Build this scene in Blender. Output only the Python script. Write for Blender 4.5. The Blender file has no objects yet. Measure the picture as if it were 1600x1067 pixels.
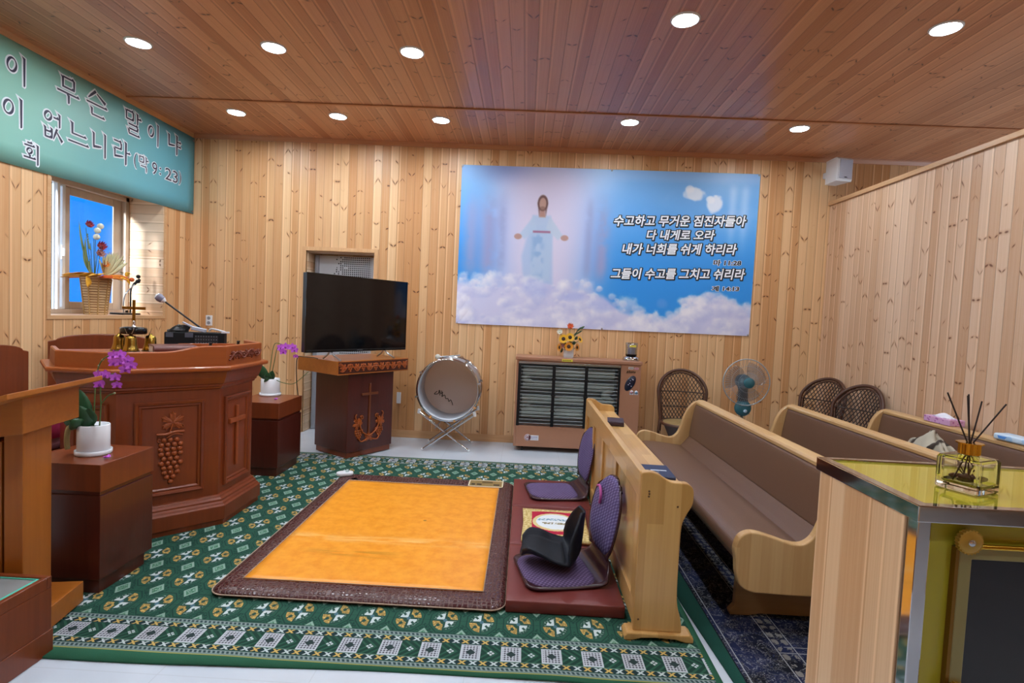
import bpy, bmesh, math, random
import numpy as np
from mathutils import Matrix, Vector
random.seed(7)
SC = bpy.context.scene
COL = SC.collection
PI = math.pi
R = math.radians

# ------------------------------------------------------------------ camera
def setup_camera():
    f = 845.0
    yaw, pitch, roll = R(-1.2868), R(2.7120), R(-2.6067)
    fw = Vector((math.sin(yaw)*math.cos(pitch), math.cos(yaw)*math.cos(pitch), -math.sin(pitch)))
    r = Vector((math.cos(yaw), -math.sin(yaw), 0))
    d = fw.cross(r)
    c, s = math.cos(roll), math.sin(roll)
    r2, d2 = c*r + s*d, -s*r + c*d
    m = Matrix(((r2.x, -d2.x, -fw.x, 0), (r2.y, -d2.y, -fw.y, 0), (r2.z, -d2.z, -fw.z, 1.47), (0, 0, 0, 1)))
    cam = bpy.data.cameras.new('camera')
    cam.sensor_width = 36.0
    cam.lens = f/1600*36.0
    cam.clip_start = 0.05
    o = bpy.data.objects.new('camera', cam)
    o.matrix_world = m
    COL.objects.link(o)
    SC.camera = o
setup_camera()

# ------------------------------------------------------------------ world, sun, exposure
SC.view_settings.view_transform = 'Standard'
SC.view_settings.look = 'None'
SC.view_settings.gamma = 1.0
SC.view_settings.use_curve_mapping = False
SC.view_settings.exposure = 0.0
LAMP_W = 15.8
W = bpy.data.worlds.new('daylight')
SC.world = W
W.use_nodes = True
W.node_tree.nodes['Background'].inputs[0].default_value = (0.62, 0.80, 1.0, 1)
W.node_tree.nodes['Background'].inputs[1].default_value = 2.2

def add_light(name, kind, energy, col, loc, direction=(0, 0, -1), **kw):
    l = bpy.data.lights.new(name, kind)
    l.energy = energy
    l.color = col
    for k, v in kw.items():
        setattr(l, k, v)
    o = bpy.data.objects.new(name, l)
    o.location = loc
    o.rotation_euler = Vector(direction).to_track_quat('-Z', 'Y').to_euler()
    COL.objects.link(o)
    return o
add_light('sun', 'SUN', 11.0, (0.90, 0.94, 1.0), (-8, 2, 6), (0.27, 1.0, -0.30), angle=R(9))
# daylight of the windows in the far right wall, behind the partition
add_light('daylight', 'AREA', 55, (0.66, 0.82, 1.0), (6.3, 4.6, 1.5), (-1, 0, 0.15), shape='RECTANGLE', size=1.6, size_y=1.2)

# ------------------------------------------------------------------ node maths
def lin(h):
    h = h.lstrip('#')
    out = []
    for i in (0, 2, 4):
        c = int(h[i:i+2], 16)/255
        out.append(c/12.92 if c <= 0.04045 else ((c+0.055)/1.055)**2.4)
    return (*out, 1.0)

class V:
    """a scalar socket with arithmetic"""
    def __init__(s, nt, k): s.nt, s.k = nt, k
    def _m(s, op, *a, clamp=False):
        n = s.nt.nodes.new('ShaderNodeMath'); n.operation = op; n.use_clamp = clamp
        for i, x in enumerate((s,)+a):
            if isinstance(x, V): s.nt.links.new(x.k, n.inputs[i])
            else: n.inputs[i].default_value = x
        return V(s.nt, n.outputs[0])
    def __add__(s, o): return s._m('ADD', o)
    __radd__ = __add__
    def __sub__(s, o): return s._m('SUBTRACT', o)
    def __rsub__(s, o): return s._m('MULTIPLY', -1.0)._m('ADD', o)
    def __mul__(s, o): return s._m('MULTIPLY', o)
    __rmul__ = __mul__
    def __truediv__(s, o): return s._m('DIVIDE', o)
    def abs(s): return s._m('ABSOLUTE')
    def floor(s): return s._m('FLOOR')
    def fract(s): return s._m('FRACT')
    def sin(s): return s._m('SINE')
    def sqrt(s): return s._m('SQRT')
    def pow(s, e): return s._m('POWER', e)
    def lt(s, o): return s._m('LESS_THAN', o)
    def gt(s, o): return s._m('GREATER_THAN', o)
    def mn(s, o): return s._m('MINIMUM', o)
    def mx(s, o): return s._m('MAXIMUM', o)
    def inv(s): return s._m('MULTIPLY', -1.0)._m('ADD', 1.0)
    def between(s, a, b): return s.gt(a)*s.lt(b)
    def ramp(s, a, b):
        n = s.nt.nodes.new('ShaderNodeMapRange'); n.interpolation_type = 'SMOOTHSTEP'
        s.nt.links.new(s.k, n.inputs[0])
        if a < b: n.inputs[1].default_value, n.inputs[2].default_value = a, b
        else:
            n.inputs[1].default_value, n.inputs[2].default_value = b, a
            n.inputs[3].default_value, n.inputs[4].default_value = 1.0, 0.0
        return V(s.nt, n.outputs[0])

class NT:
    def __init__(s, m):
        s.m, s.nt = m, m.node_tree
        s.bsdf = s.nt.nodes['Principled BSDF']
        s.tc = None
    def new(s, t): return s.nt.nodes.new(t)
    def xyz(s):
        if s.tc is None:
            t = s.new('ShaderNodeTexCoord'); p = s.new('ShaderNodeSeparateXYZ')
            s.nt.links.new(t.outputs['Object'], p.inputs[0])
            s.tc = (t, [V(s.nt, p.outputs[i]) for i in range(3)])
        return s.tc[1]
    def vec(s, x=0.0, y=0.0, z=0.0):
        n = s.new('ShaderNodeCombineXYZ')
        for i, a in enumerate((x, y, z)):
            if isinstance(a, V): s.nt.links.new(a.k, n.inputs[i])
            else: n.inputs[i].default_value = a
        return n.outputs[0]
    def white(s, x, y=0.0):
        n = s.new('ShaderNodeTexWhiteNoise'); n.noise_dimensions = '2D'
        s.nt.links.new(s.vec(x, y), n.inputs['Vector'])
        return V(s.nt, n.outputs['Value'])
    def noise(s, vec, scale=1.0, detail=2.0, rough=0.5, dist=0.0):
        n = s.new('ShaderNodeTexNoise')
        s.nt.links.new(vec, n.inputs['Vector'])
        n.inputs['Scale'].default_value = scale; n.inputs['Detail'].default_value = detail
        n.inputs['Roughness'].default_value = rough; n.inputs['Distortion'].default_value = dist
        return V(s.nt, n.outputs['Fac'])
    def voronoi(s, vec, scale=1.0, feature='F1', out='Distance'):
        n = s.new('ShaderNodeTexVoronoi'); n.feature = feature
        s.nt.links.new(vec, n.inputs['Vector']); n.inputs['Scale'].default_value = scale
        return V(s.nt, n.outputs[out])
    def mix(s, fac, a, b):
        n = s.new('ShaderNodeMix'); n.data_type = 'RGBA'
        if isinstance(fac, V): s.nt.links.new(fac.k, n.inputs[0])
        else: n.inputs[0].default_value = fac
        for i, c in ((6, a), (7, b)):
            if hasattr(c, 'is_linked'): s.nt.links.new(c, n.inputs[i])
            else: n.inputs[i].default_value = c
        return n.outputs[2]
    def base(s, c):
        if hasattr(c, 'is_linked'): s.nt.links.new(c, s.bsdf.inputs['Base Color'])
        else: s.bsdf.inputs['Base Color'].default_value = c
    def rough(s, v):
        if isinstance(v, V): s.nt.links.new(v.k, s.bsdf.inputs['Roughness'])
        else: s.bsdf.inputs['Roughness'].default_value = v
    def bump(s, h, strength=0.5, dist=0.002):
        n = s.new('ShaderNodeBump'); n.inputs['Strength'].default_value = strength
        n.inputs['Distance'].default_value = dist
        s.nt.links.new(h.k, n.inputs['Height']); s.nt.links.new(n.outputs[0], s.bsdf.inputs['Normal'])

def material(name, rough=0.5, metal=0.0, spec=0.5, coat=0.0):
    m = bpy.data.materials.new(name); m.use_nodes = True
    n = NT(m)
    b = n.bsdf
    b.inputs['Roughness'].default_value = rough
    b.inputs['Metallic'].default_value = metal
    b.inputs['Specular IOR Level'].default_value = spec
    b.inputs['Coat Weight'].default_value = coat
    return m, n

def plain(name, hexcol, rough=0.5, metal=0.0, spec=0.5, var=0.06, scale=30.0, coat=0.0, bump=0.0):
    """one colour with a faint mottling"""
    m, n = material(name, rough, metal, spec, coat)
    c = lin(hexcol)
    x, y, z = n.xyz()
    k = n.noise(n.vec(x, y, z), scale, 3.0)
    lo = tuple(v*(1-var) for v in c[:3])+(1,)
    hi = tuple(min(1, v*(1+var)) for v in c[:3])+(1,)
    n.base(n.mix(k, lo, hi))
    if bump: n.bump(k, bump, 0.003)
    return m

def boards(name, across, along, light, mid, knot, width=0.095, groove='#7a5636', rough=0.42, knotp=0.52, seed=0.0, period=0.24, gdark=0.45, vee=1.0):
    """profiled pine boards with bird-shaped knots"""
    m, n = material(name, rough)
    P = dict(zip('xyz', n.xyz()))
    u = P[across]/width + 200.0 + seed
    v = P[along]
    b = u.floor(); fu = u.fract()
    r1 = n.white(b, 0.0); r2 = n.white(b, 7.0); r3 = n.white(b, 13.0)
    grain = n.noise(n.vec(u*9.0, v*0.9+r2*60.0, r1*20.0), 1.0, 4.0, 0.6, 0.6)
    fine = n.noise(n.vec(u*45.0, v*2.5+r2*90.0, 3.0), 1.0, 2.0)
    tone = r1*0.55 + grain*0.62 + fine*0.22 - 0.20
    col = n.mix(tone.ramp(0.0, 1.0), lin(light), lin(mid))
    pale = fu.between(0.10, 0.22)*r3.gt(0.45)*0.55       # pale strip along one edge of some boards
    col = n.mix(pale, col, tuple(min(1, c*1.18) for c in lin(light)[:3])+(1,))
    # knots: a mirrored pair in each stretch of board
    vv = v/period + r2*9.0
    k = vv.floor(); fv = vv.fract()
    h1 = n.white(b+k*0.37, k); h2 = n.white(b-k*0.61, k+4.0); h3 = n.white(b+3.0, k*1.7)
    mx = (fu-0.5-(h2-0.5)*0.35).abs()
    dx = (mx-0.09-h3*0.20)*width
    dy = (fv-0.35-h2*0.3)*period - dx*(n.white(b*1.3, k+9.0)*3.4*vee-1.7*vee)
    sz = h2*0.75+0.55
    d = ((dx/0.0135).pow(2.0)+(dy/0.0075).pow(2.0)).sqrt()/sz + (fine-0.5)*1.1
    side = (fu-0.5-(h2-0.5)*0.35).gt(0.0)
    lone = n.white(b*1.9, k+2.0)
    present = h1.lt(knotp)*h3.ramp(0.05, 0.3)*(lone.lt(0.62).mx(side))
    halo = d.ramp(3.4, 0.7)*present*0.5
    core = d.ramp(1.35, 0.45)*present
    col = n.mix(halo, col, lin(mid))
    col = n.mix(core*0.92, col, lin(knot))
    edge = (fu-0.5).abs()
    g = edge.ramp(0.455, 0.495)
    col = n.mix(g*gdark, col, lin(groove))
    n.base(col)
    n.bump(g.inv(), min(0.6, 1.3*gdark), 0.004)
    return m

def wood(name, light, dark, axis='z', scale=1.0, rough=0.35, coat=0.0, figure=0.5, lam=0.0, spec=0.5):
    """plain sawn wood; lam gives the width of laminated staves"""
    m, n = material(name, rough, 0.0, spec, coat)
    P = dict(zip('xyz', n.xyz()))
    o = [a for a in 'xyz' if a != axis]
    v, p, q = P[axis], P[o[0]], P[o[1]]
    w = n.noise(n.vec(p*14.0*scale, q*14.0*scale, v*0.9*scale), 1.0, 4.0, 0.55, 1.2)
    f = n.noise(n.vec(p*110.0*scale, q*110.0*scale, v*4.0*scale), 1.0, 2.0)
    t = w*figure + f*0.3 + (0.35-figure*0.5)
    if lam:
        s1 = (p/lam+50.0).floor(); s2 = (q/lam+50.0).floor()
        seg = (v/0.55 + n.white(s1, s2)*5.0).floor()
        t = t*0.75 + n.white(s1+s2*3.1+seg*0.7, s2+seg)*0.38 - 0.06
    n.base(n.mix(t.ramp(0.1, 0.95), lin(light), lin(dark)))
    return m

def emission(name, col, strength):
    m = bpy.data.materials.new(name); m.use_nodes = True
    nt = m.node_tree; nt.nodes.remove(nt.nodes['Principled BSDF'])
    e = nt.nodes.new('ShaderNodeEmission'); e.inputs[0].default_value = col; e.inputs[1].default_value = strength
    nt.links.new(e.outputs[0], nt.nodes['Material Output'].inputs[0])
    return m

def pane(name, tint, gloss=0.08, rough=0.02):
    """thin clear sheet: tinted see-through with a weak mirror"""
    m = bpy.data.materials.new(name); m.use_nodes = True
    nt = m.node_tree; nt.nodes.remove(nt.nodes['Principled BSDF'])
    t = nt.nodes.new('ShaderNodeBsdfTransparent'); t.inputs[0].default_value = tint
    g = nt.nodes.new('ShaderNodeBsdfGlossy'); g.inputs['Roughness'].default_value = rough
    x = nt.nodes.new('ShaderNodeMixShader'); x.inputs[0].default_value = gloss
    nt.links.new(t.outputs[0], x.inputs[1]); nt.links.new(g.outputs[0], x.inputs[2])
    nt.links.new(x.outputs[0], nt.nodes['Material Output'].inputs[0])
    return m

def translucent(name, hexcol):
    """thin skin lit from both sides"""
    m, n = material(name, 0.5, 0, 0.2)
    n.base(lin(hexcol))
    t = n.new('ShaderNodeBsdfTranslucent'); t.inputs[0].default_value = lin(hexcol)
    x = n.new('ShaderNodeMixShader'); x.inputs[0].default_value = 0.6
    n.nt.links.new(n.bsdf.outputs[0], x.inputs[1]); n.nt.links.new(t.outputs[0], x.inputs[2])
    n.nt.links.new(x.outputs[0], n.nt.nodes['Material Output'].inputs[0])
    return m

def glass(name, col=(1, 1, 1, 1), ior=1.45):
    m = bpy.data.materials.new(name); m.use_nodes = True
    nt = m.node_tree; nt.nodes.remove(nt.nodes['Principled BSDF'])
    g = nt.nodes.new('ShaderNodeBsdfGlass'); g.inputs['IOR'].default_value = ior
    g.inputs['Color'].default_value = col; g.inputs['Roughness'].default_value = 0.0
    nt.links.new(g.outputs[0], nt.nodes['Material Output'].inputs[0])
    return m

# ------------------------------------------------------------------ mesh builder
def offset_poly(pts, d):
    """offset a counter-clockwise closed polygon outward"""
    n = len(pts); out = []
    for i in range(n):
        p0, p1, p2 = Vector(pts[i-1]), Vector(pts[i]), Vector(pts[(i+1) % n])
        e1, e2 = (p1-p0).normalized(), (p2-p1).normalized()
        n1, n2 = Vector((e1.y, -e1.x)), Vector((e2.y, -e2.x))
        b = n1+n2
        if b.length < 1e-6: b = n1.copy()
        b.normalize()
        c = max(0.35, b.dot(n1))
        out.append(tuple(p1+b*(d/c)))
    return out

def smooth_path(pts, n=6, closed=False):
    """Catmull-Rom through the points"""
    P = [Vector(p) for p in pts]; m = len(P); out = []
    rng = range(m) if closed else range(m-1)
    for i in rng:
        if closed: a, b, c, d = P[i-1], P[i], P[(i+1) % m], P[(i+2) % m]
        else: a, b, c, d = P[max(0, i-1)], P[i], P[i+1], P[min(m-1, i+2)]
        for k in range(n):
            t = k/n
            out.append(0.5*((2*b)+(c-a)*t+(2*a-5*b+4*c-d)*t*t+(3*b-a-3*c+d)*t**3))
    if not closed: out.append(P[-1])
    return out

class G:
    def __init__(s): s.v, s.f, s.sm, s.xf = [], [], [], Matrix()
    def add(s, vs, fs, smooth=False):
        k = len(s.v)
        s.v += [tuple(s.xf @ Vector(p)) for p in vs]
        s.f += [tuple(i+k for i in f) for f in fs]
        s.sm += [smooth]*len(fs)
        return s
    def box(s, x0, x1, y0, y1, z0, z1):
        v = [(x, y, z) for z in (z0, z1) for y in (y0, y1) for x in (x0, x1)]
        return s.add(v, [(0, 2, 3, 1), (4, 5, 7, 6), (0, 1, 5, 4), (2, 6, 7, 3), (0, 4, 6, 2), (1, 3, 7, 5)])
    def obox(s, c, size, rot=None):
        m = Matrix.Translation(c) @ (rot.to_4x4() if rot else Matrix())
        sx, sy, sz = (a/2 for a in size)
        v = [tuple(m @ Vector((x, y, z))) for z in (-sz, sz) for y in (-sy, sy) for x in (-sx, sx)]
        return s.add(v, [(0, 2, 3, 1), (4, 5, 7, 6), (0, 1, 5, 4), (2, 6, 7, 3), (0, 4, 6, 2), (1, 3, 7, 5)])
    def bar(s, p, q, w, h):
        """rectangular bar from p to q"""
        p, q = Vector(p), Vector(q); d = q-p
        rot = d.to_track_quat('X', 'Z').to_matrix()
        return s.obox((p+q)/2, (d.length, w, h), rot)
    def prism(s, pts, a, b, axis='z'):
        n = len(pts)
        def P(p, h): return {'z': (p[0], p[1], h), 'y': (p[0], h, p[1]), 'x': (h, p[0], p[1])}[axis]
        v = [P(p, a) for p in pts]+[P(p, b) for p in pts]
        f = [tuple(range(n-1, -1, -1)), tuple(range(n, 2*n))]+[(i, (i+1) % n, n+(i+1) % n, n+i) for i in range(n)]
        return s.add(v, f)
    def loft(s, rings, closed=True, caps=True, smooth=False):
        n = len(rings[0]); v = [p for r in rings for p in r]; f = []
        for j in range(len(rings)-1):
            for i in range(n if closed else n-1):
                k = (i+1) % n
                f.append((j*n+i, j*n+k, (j+1)*n+k, (j+1)*n+i))
        s.add(v, f, smooth)
        if caps and closed:
            s.add(rings[0], [tuple(range(n-1, -1, -1))]); s.add(rings[-1], [tuple(range(n))])
        return s
    def stack(s, poly, levels):
        """polygon offset by (offset, z) levels"""
        return s.loft([[(*p, z) for p in offset_poly(poly, o)] for o, z in levels])
    def lathe(s, prof, n=24, c=(0, 0, 0), rot=None, smooth=True, caps=True):
        m = Matrix.Translation(c) @ (rot.to_4x4() if rot else Matrix())
        rings = [[tuple(m @ Vector((r*math.cos(2*PI*i/n), r*math.sin(2*PI*i/n), z))) for i in range(n)] for r, z in prof]
        return s.loft(rings, True, caps, smooth)
    def tube(s, path, r, n=8, closed=False, smooth=True):
        P = [Vector(p) for p in path]; m = len(P)
        rr = r if isinstance(r, (list, tuple)) else [r]*m
        rings = []; up = None
        for i in range(m):
            t = (P[(i+1) % m]-P[i-1]) if closed else (P[min(m-1, i+1)]-P[max(0, i-1)])
            if t.length < 1e-9: t = Vector((0, 0, 1))
            t.normalize()
            if up is None: up = Vector((0, 0, 1)) if abs(t.z) < 0.9 else Vector((1, 0, 0))
            a = t.cross(up)
            if a.length < 1e-6: a = t.cross(Vector((0, 1, 0.3)))
            a.normalize(); b = a.cross(t); up = b
            rings.append([tuple(P[i]+rr[i]*(math.cos(2*PI*k/n)*a+math.sin(2*PI*k/n)*b)) for k in range(n)])
        if closed: rings.append(rings[0])
        return s.loft(rings, True, not closed, smooth)
    def sph(s, c, r, nu=12, nv=8, rot=None):
        rx, ry, rz = r if isinstance(r, (tuple, list)) else (r, r, r)
        m = Matrix.Translation(c) @ (rot.to_4x4() if rot else Matrix())
        v = []
        for j in range(nv+1):
            th = PI*j/nv
            rs = math.sin(th) if 0 < j < nv else 1e-4
            v += [tuple(m @ Vector((rx*rs*math.cos(2*PI*i/nu), ry*rs*math.sin(2*PI*i/nu), -rz*math.cos(th)))) for i in range(nu)]
        f = [(j*nu+i, j*nu+(i+1) % nu, (j+1)*nu+(i+1) % nu, (j+1)*nu+i) for j in range(nv) for i in range(nu)]
        return s.add(v, f, True)
    def sheet(s, fn, nu, nv, thick=0.0, smooth=True):
        """surface fn(u,v); thick>0 gives it a back face"""
        P = [[Vector(fn(i/nu, j/nv)) for i in range(nu+1)] for j in range(nv+1)]
        v = [tuple(p) for row in P for p in row]; w = nu+1
        f = [(j*w+i, j*w+i+1, (j+1)*w+i+1, (j+1)*w+i) for j in range(nv) for i in range(nu)]
        if not thick: return s.add(v, f, smooth)
        N = []
        for j in range(nv+1):
            for i in range(nu+1):
                du = P[j][min(nu, i+1)]-P[j][max(0, i-1)]; dv = P[min(nv, j+1)][i]-P[max(0, j-1)][i]
                q = du.cross(dv)
                N.append(q.normalized() if q.length > 1e-12 else Vector((0, 0, 1)))
        k = len(v)
        v += [tuple(Vector(p)-n*thick) for p, n in zip(v, N)]
        f += [tuple(k+i for i in reversed(q)) for q in f[:nu*nv]]
        for i in range(nu):
            f.append((i+1, i, k+i, k+i+1)); a = nv*w+i; f.append((a, a+1, k+a+1, k+a))
        for j in range(nv):
            a = j*w; f.append((a, a+w, k+a+w, k+a)); b = j*w+nu; f.append((b+w, b, k+b, k+b+w))
        return s.add(v, f, smooth)
    def ring(s, x0, x1, z0, z1, w, y0, y1, steps=None):
        """rectangular picture-frame moulding in the x-z plane, y0 back, y1 front; steps = [(inset share, y)]"""
        prof = steps or [(0, y0), (0, y1), (1, y1), (1, y0)]
        rings = []
        for t, y in prof:
            a = w*t
            rings.append([(x0+a, y, z0+a), (x1-a, y, z0+a), (x1-a, y, z1-a), (x0+a, y, z1-a)])
        rings.append(rings[0])
        return s.loft(rings, True, False)

def build(name, g, mat, parent=None, bev=0.0, seg=2, auto=40, recalc=True):
    me = bpy.data.meshes.new(name)
    me.from_pydata(g.v, [], g.f)
    me.polygons.foreach_set('use_smooth', g.sm)
    if recalc:
        b = bmesh.new(); b.from_mesh(me)
        bmesh.ops.recalc_face_normals(b, faces=b.faces)
        b.to_mesh(me); b.free()
    me.materials.append(mat)
    o = bpy.data.objects.new(name, me)
    COL.objects.link(o)
    if parent: o.parent = parent
    if bev:
        md = o.modifiers.new('edge', 'BEVEL'); md.width = bev; md.segments = seg
        md.limit_method = 'ANGLE'; md.angle_limit = R(auto); md.harden_normals = False
    return o

def tag(o, label, cat, group=None, kind=None):
    o['label'] = label; o['category'] = cat
    if group: o['group'] = group
    if kind: o['kind'] = kind
    return o

def thing(name, label, cat, loc=(0, 0, 0), rz=0.0, group=None):
    o = bpy.data.objects.new(name, None)
    o.empty_display_size = 0.05
    o.location = loc; o.rotation_euler = (0, 0, rz)
    COL.objects.link(o)
    return tag(o, label, cat, group)

def struct(name, g, mat, bev=0.0, parent=None):
    o = build(name, g, mat, parent, bev)
    if not parent: o['kind'] = 'structure'
    return o

def dup(root, loc, rz=None, label=None):
    def cp(o, p):
        c = o.copy(); COL.objects.link(c)
        if p: c.parent = p
        for ch in list(o.children): cp(ch, c)
        return c
    r = cp(root, None)
    r.location = loc
    if rz is not None: r.rotation_euler = (0, 0, rz)
    if label: r['label'] = label
    return r

def Rz(a): return Matrix.Rotation(a, 3, 'Z')
def Rx(a): return Matrix.Rotation(a, 3, 'X')
def Ry(a): return Matrix.Rotation(a, 3, 'Y')

# ------------------------------------------------------------------ lettering
def glyphs(body, shear=0.0, bevel=0.0, res=3):
    """outline of a line of writing as (verts, faces), lying in the x-y plane"""
    cu = bpy.data.curves.new('writing', 'FONT')
    cu.body = body; cu.size = 1.0; cu.shear = shear; cu.resolution_u = res
    if bevel: cu.bevel_depth = bevel; cu.bevel_resolution = 1
    o = bpy.data.objects.new('writing', cu); COL.objects.link(o)
    dg = bpy.context.evaluated_depsgraph_get(); dg.update()
    me = bpy.data.meshes.new_from_object(o.evaluated_get(dg))
    vs = [tuple(v.co) for v in me.vertices]; fs = [tuple(p.vertices) for p in me.polygons]
    bpy.data.objects.remove(o); bpy.data.curves.remove(cu); bpy.data.meshes.remove(me)
    return vs, fs

def fit(vs, x0, x1, y0=None, y1=None, ref=None):
    """scale lettering so that its box fills x0..x1 (and y0..y1)"""
    r = ref or vs
    a = min(p[0] for p in r); b = max(p[0] for p in r); c = min(p[1] for p in r); d = max(p[1] for p in r)
    sx = (x1-x0)/(b-a)
    sy = (y1-y0)/(d-c) if y1 is not None else sx
    oy = y0 if y0 is not None else 0.0
    return [(x0+(p[0]-a)*sx, oy+(p[1]-c)*sy, p[2]*sx) for p in vs]
# ------------------------------------------------------------------ room
XL, XR, YB, ZC = -3.89, 3.36, 6.22, 3.383
M = {}
PINE = dict(light='#e5bf92', mid='#bd824c', knot='#552c16')
M['pine_back'] = boards('pine boards', 'x', 'z', seed=0, **PINE)
M['pine_left'] = boards('pine boards side', 'y', 'z', seed=31, **PINE)
M['pine_right'] = boards('pine boards lit', 'y', 'z', '#e4c5a8', '#be9069', '#6e3e22', seed=57)  # paler, pinker tint puts the light on the partition into the wood colour
M['pine_reveal'] = boards('pine boards lying', 'z', 'x', '#e3c8a8', '#c99c72', '#6b4020', seed=11)
M['pine_ceiling'] = boards('pine ceiling boards', 'x', 'y', '#cf9670', '#a56845', '#3a1d10', seed=77, rough=0.30, period=0.30, knotp=0.50)
M['pine_trim'] = wood('pine trim', '#dcb387', '#b8824f', 'x', rough=0.4)
M['pine_trim_dark'] = wood('pine ceiling trim', '#c98f66', '#a8693f', 'x', rough=0.4)
M['pine_trim_v'] = wood('pine upright trim', '#dcb387', '#b8824f', 'z', rough=0.4)
M['pine_trim_y'] = wood('pine capping', '#d9b48a', '#bb8a5c', 'y', rough=0.4)
M['white_plastic'] = plain('white plastic', '#dcdee2', 0.35, var=0.02)
M['black_plastic'] = plain('black plastic', '#141518', 0.38, var=0.1)
M['black_matte'] = plain('black cloth', '#0e0f12', 0.7, spec=0.25, var=0.2)
M['chrome'] = plain('chrome', '#c9ccd2', 0.12, 1.0, var=0.02)
M['steel'] = plain('brushed steel', '#aeb2b8', 0.28, 1.0, var=0.05)
M['brass'] = plain('brass', '#a8853c', 0.2, 1.0, var=0.05)
M['gold'] = plain('gold metal', '#d8a93a', 0.16, 1.0, var=0.04)

def tile_floor():
    m, n = material('pale floor tile', 0.16, 0, 0.5)
    x, y, z = n.xyz()
    fx, fy = (x/0.6+20.3).fract(), (y/0.6+20.62).fract()
    j = ((fx-0.5).abs().gt(0.4968)).mx((fy-0.5).abs().gt(0.4968))
    cloud = n.noise(n.vec(x, y), 1.6, 5.0)
    c = n.mix(cloud.ramp(0.3, 0.75), lin('#cbd3dd'), lin('#bfc8d3'))
    n.base(n.mix(j*0.35, c, lin('#a9adb2')))
    return m
M['tile'] = tile_floor()
struct('floor', G().box(-4.4, 6.7, -2.7, 6.6, -0.1, 0.0), M['tile'])
struct('ceiling', G().box(-4.4, 6.7, -2.7, 6.6, ZC, ZC+0.1), M['pine_ceiling'])

# back wall with the door opening
DX0, DX1, DZ = -2.555, -1.765, 2.115
g = G().box(-4.4, DX0, YB, YB+0.3, 0, ZC).box(DX1, 6.7, YB, YB+0.3, 0, ZC).box(DX0, DX1, YB, YB+0.3, DZ, ZC)
struct('wall_back', g, M['pine_back'])
# left wall with the window opening
WY0, WY1, WZ0, WZ1 = 4.338, 5.724, 1.300, 2.545
g = G().box(-4.36, XL, -2.7, WY0, 0, ZC).box(-4.36, XL, WY1, YB, 0, ZC).box(-4.36, XL, WY0, WY1, 0, WZ0).box(-4.36, XL, WY0, WY1, WZ1, ZC)
struct('wall_left', g, M['pine_left'])
g = G().box(XR, XR+0.1, -1.6, YB, 0, 2.862)
struct('wall_right', g, M['pine_right'])
struct('wall_outer', G().box(6.6, 6.7, -2.7, YB, 0, ZC), M['pine_left'])
struct('wall_front', G().box(-4.4, 6.7, -2.8, -2.7, 0, ZC), M['pine_back'])
struct('trim_1', G().box(XR-0.022, XR+0.122, -1.6, YB, 2.862, 2.905), M['pine_trim_y'], 0.004)
struct('trim_2', G().box(XL, XR+2, 5.125, 5.16, ZC-0.012, ZC), M['pine_trim_dark'], 0.004)
g = G(); g.prism([(YB, ZC-0.045), (YB-0.018, ZC-0.045), (YB-0.04, ZC-0.012), (YB-0.045, ZC), (YB, ZC)], XL, 6.6, 'x')
struct('trim_3', g, M['pine_trim_dark'])
struct('trim_4', G().box(XL, XL+0.02, -2.7, YB-0.045, ZC-0.05, ZC), M['pine_trim_y'])
g = G().box(XL, DX0-0.05, YB-0.014, YB, 0, 0.085).box(DX1+0.05, XR, YB-0.014, YB, 0, 0.085)
struct('baseboard_back', g, M['pine_trim'], 0.003)
struct('baseboard_right', G().box(XR-0.014, XR, -1.6, YB-0.014, 0, 0.085), M['pine_trim_y'], 0.003)
struct('baseboard_left', G().box(XL, XL+0.014, -2.7, YB-0.014, 0, 0.085), M['pine_trim_y'], 0.003)
# window reveal lining
t = 0.012
g = G().box(-4.35, XL, WY1-t, WY1, WZ0, WZ1).box(-4.35, XL, WY0, WY0+t, WZ0, WZ1)
g.box(-4.35, XL+0.004, WY0, WY1, WZ0-0.001, WZ0+0.004).box(-4.35, XL, WY0, WY1, WZ1-t, WZ1)
struct('trim_5', g, M['pine_reveal'])
# edge strips round the opening
g = G().box(XL, XL+0.007, WY0-0.03, WY1+0.03, WZ0-0.03, WZ0).box(XL, XL+0.007, WY1, WY1+0.03, WZ0, WZ1).box(XL, XL+0.007, WY0-0.03, WY0, WZ0, WZ1)
struct('trim_6', g, M['pine_trim_y'], 0.002)

# added blue sheet outside, turned to the sun so the clear pane shows blue
mb, nb = material('blue painted sheet', 0.8, 0, 0.05)
xb, yb, zb_ = nb.xyz()
nb.base(nb.mix(((xb/0.24).fract()-0.5).abs().gt(0.47)*0.25, (0.0002, 0.072, 0.26, 1), (0.0002, 0.060, 0.22, 1)))
struct('backdrop_outside', G().box(-5.77, -4.42, 6.62, 6.68, 0.0, 4.2), mb)
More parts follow.
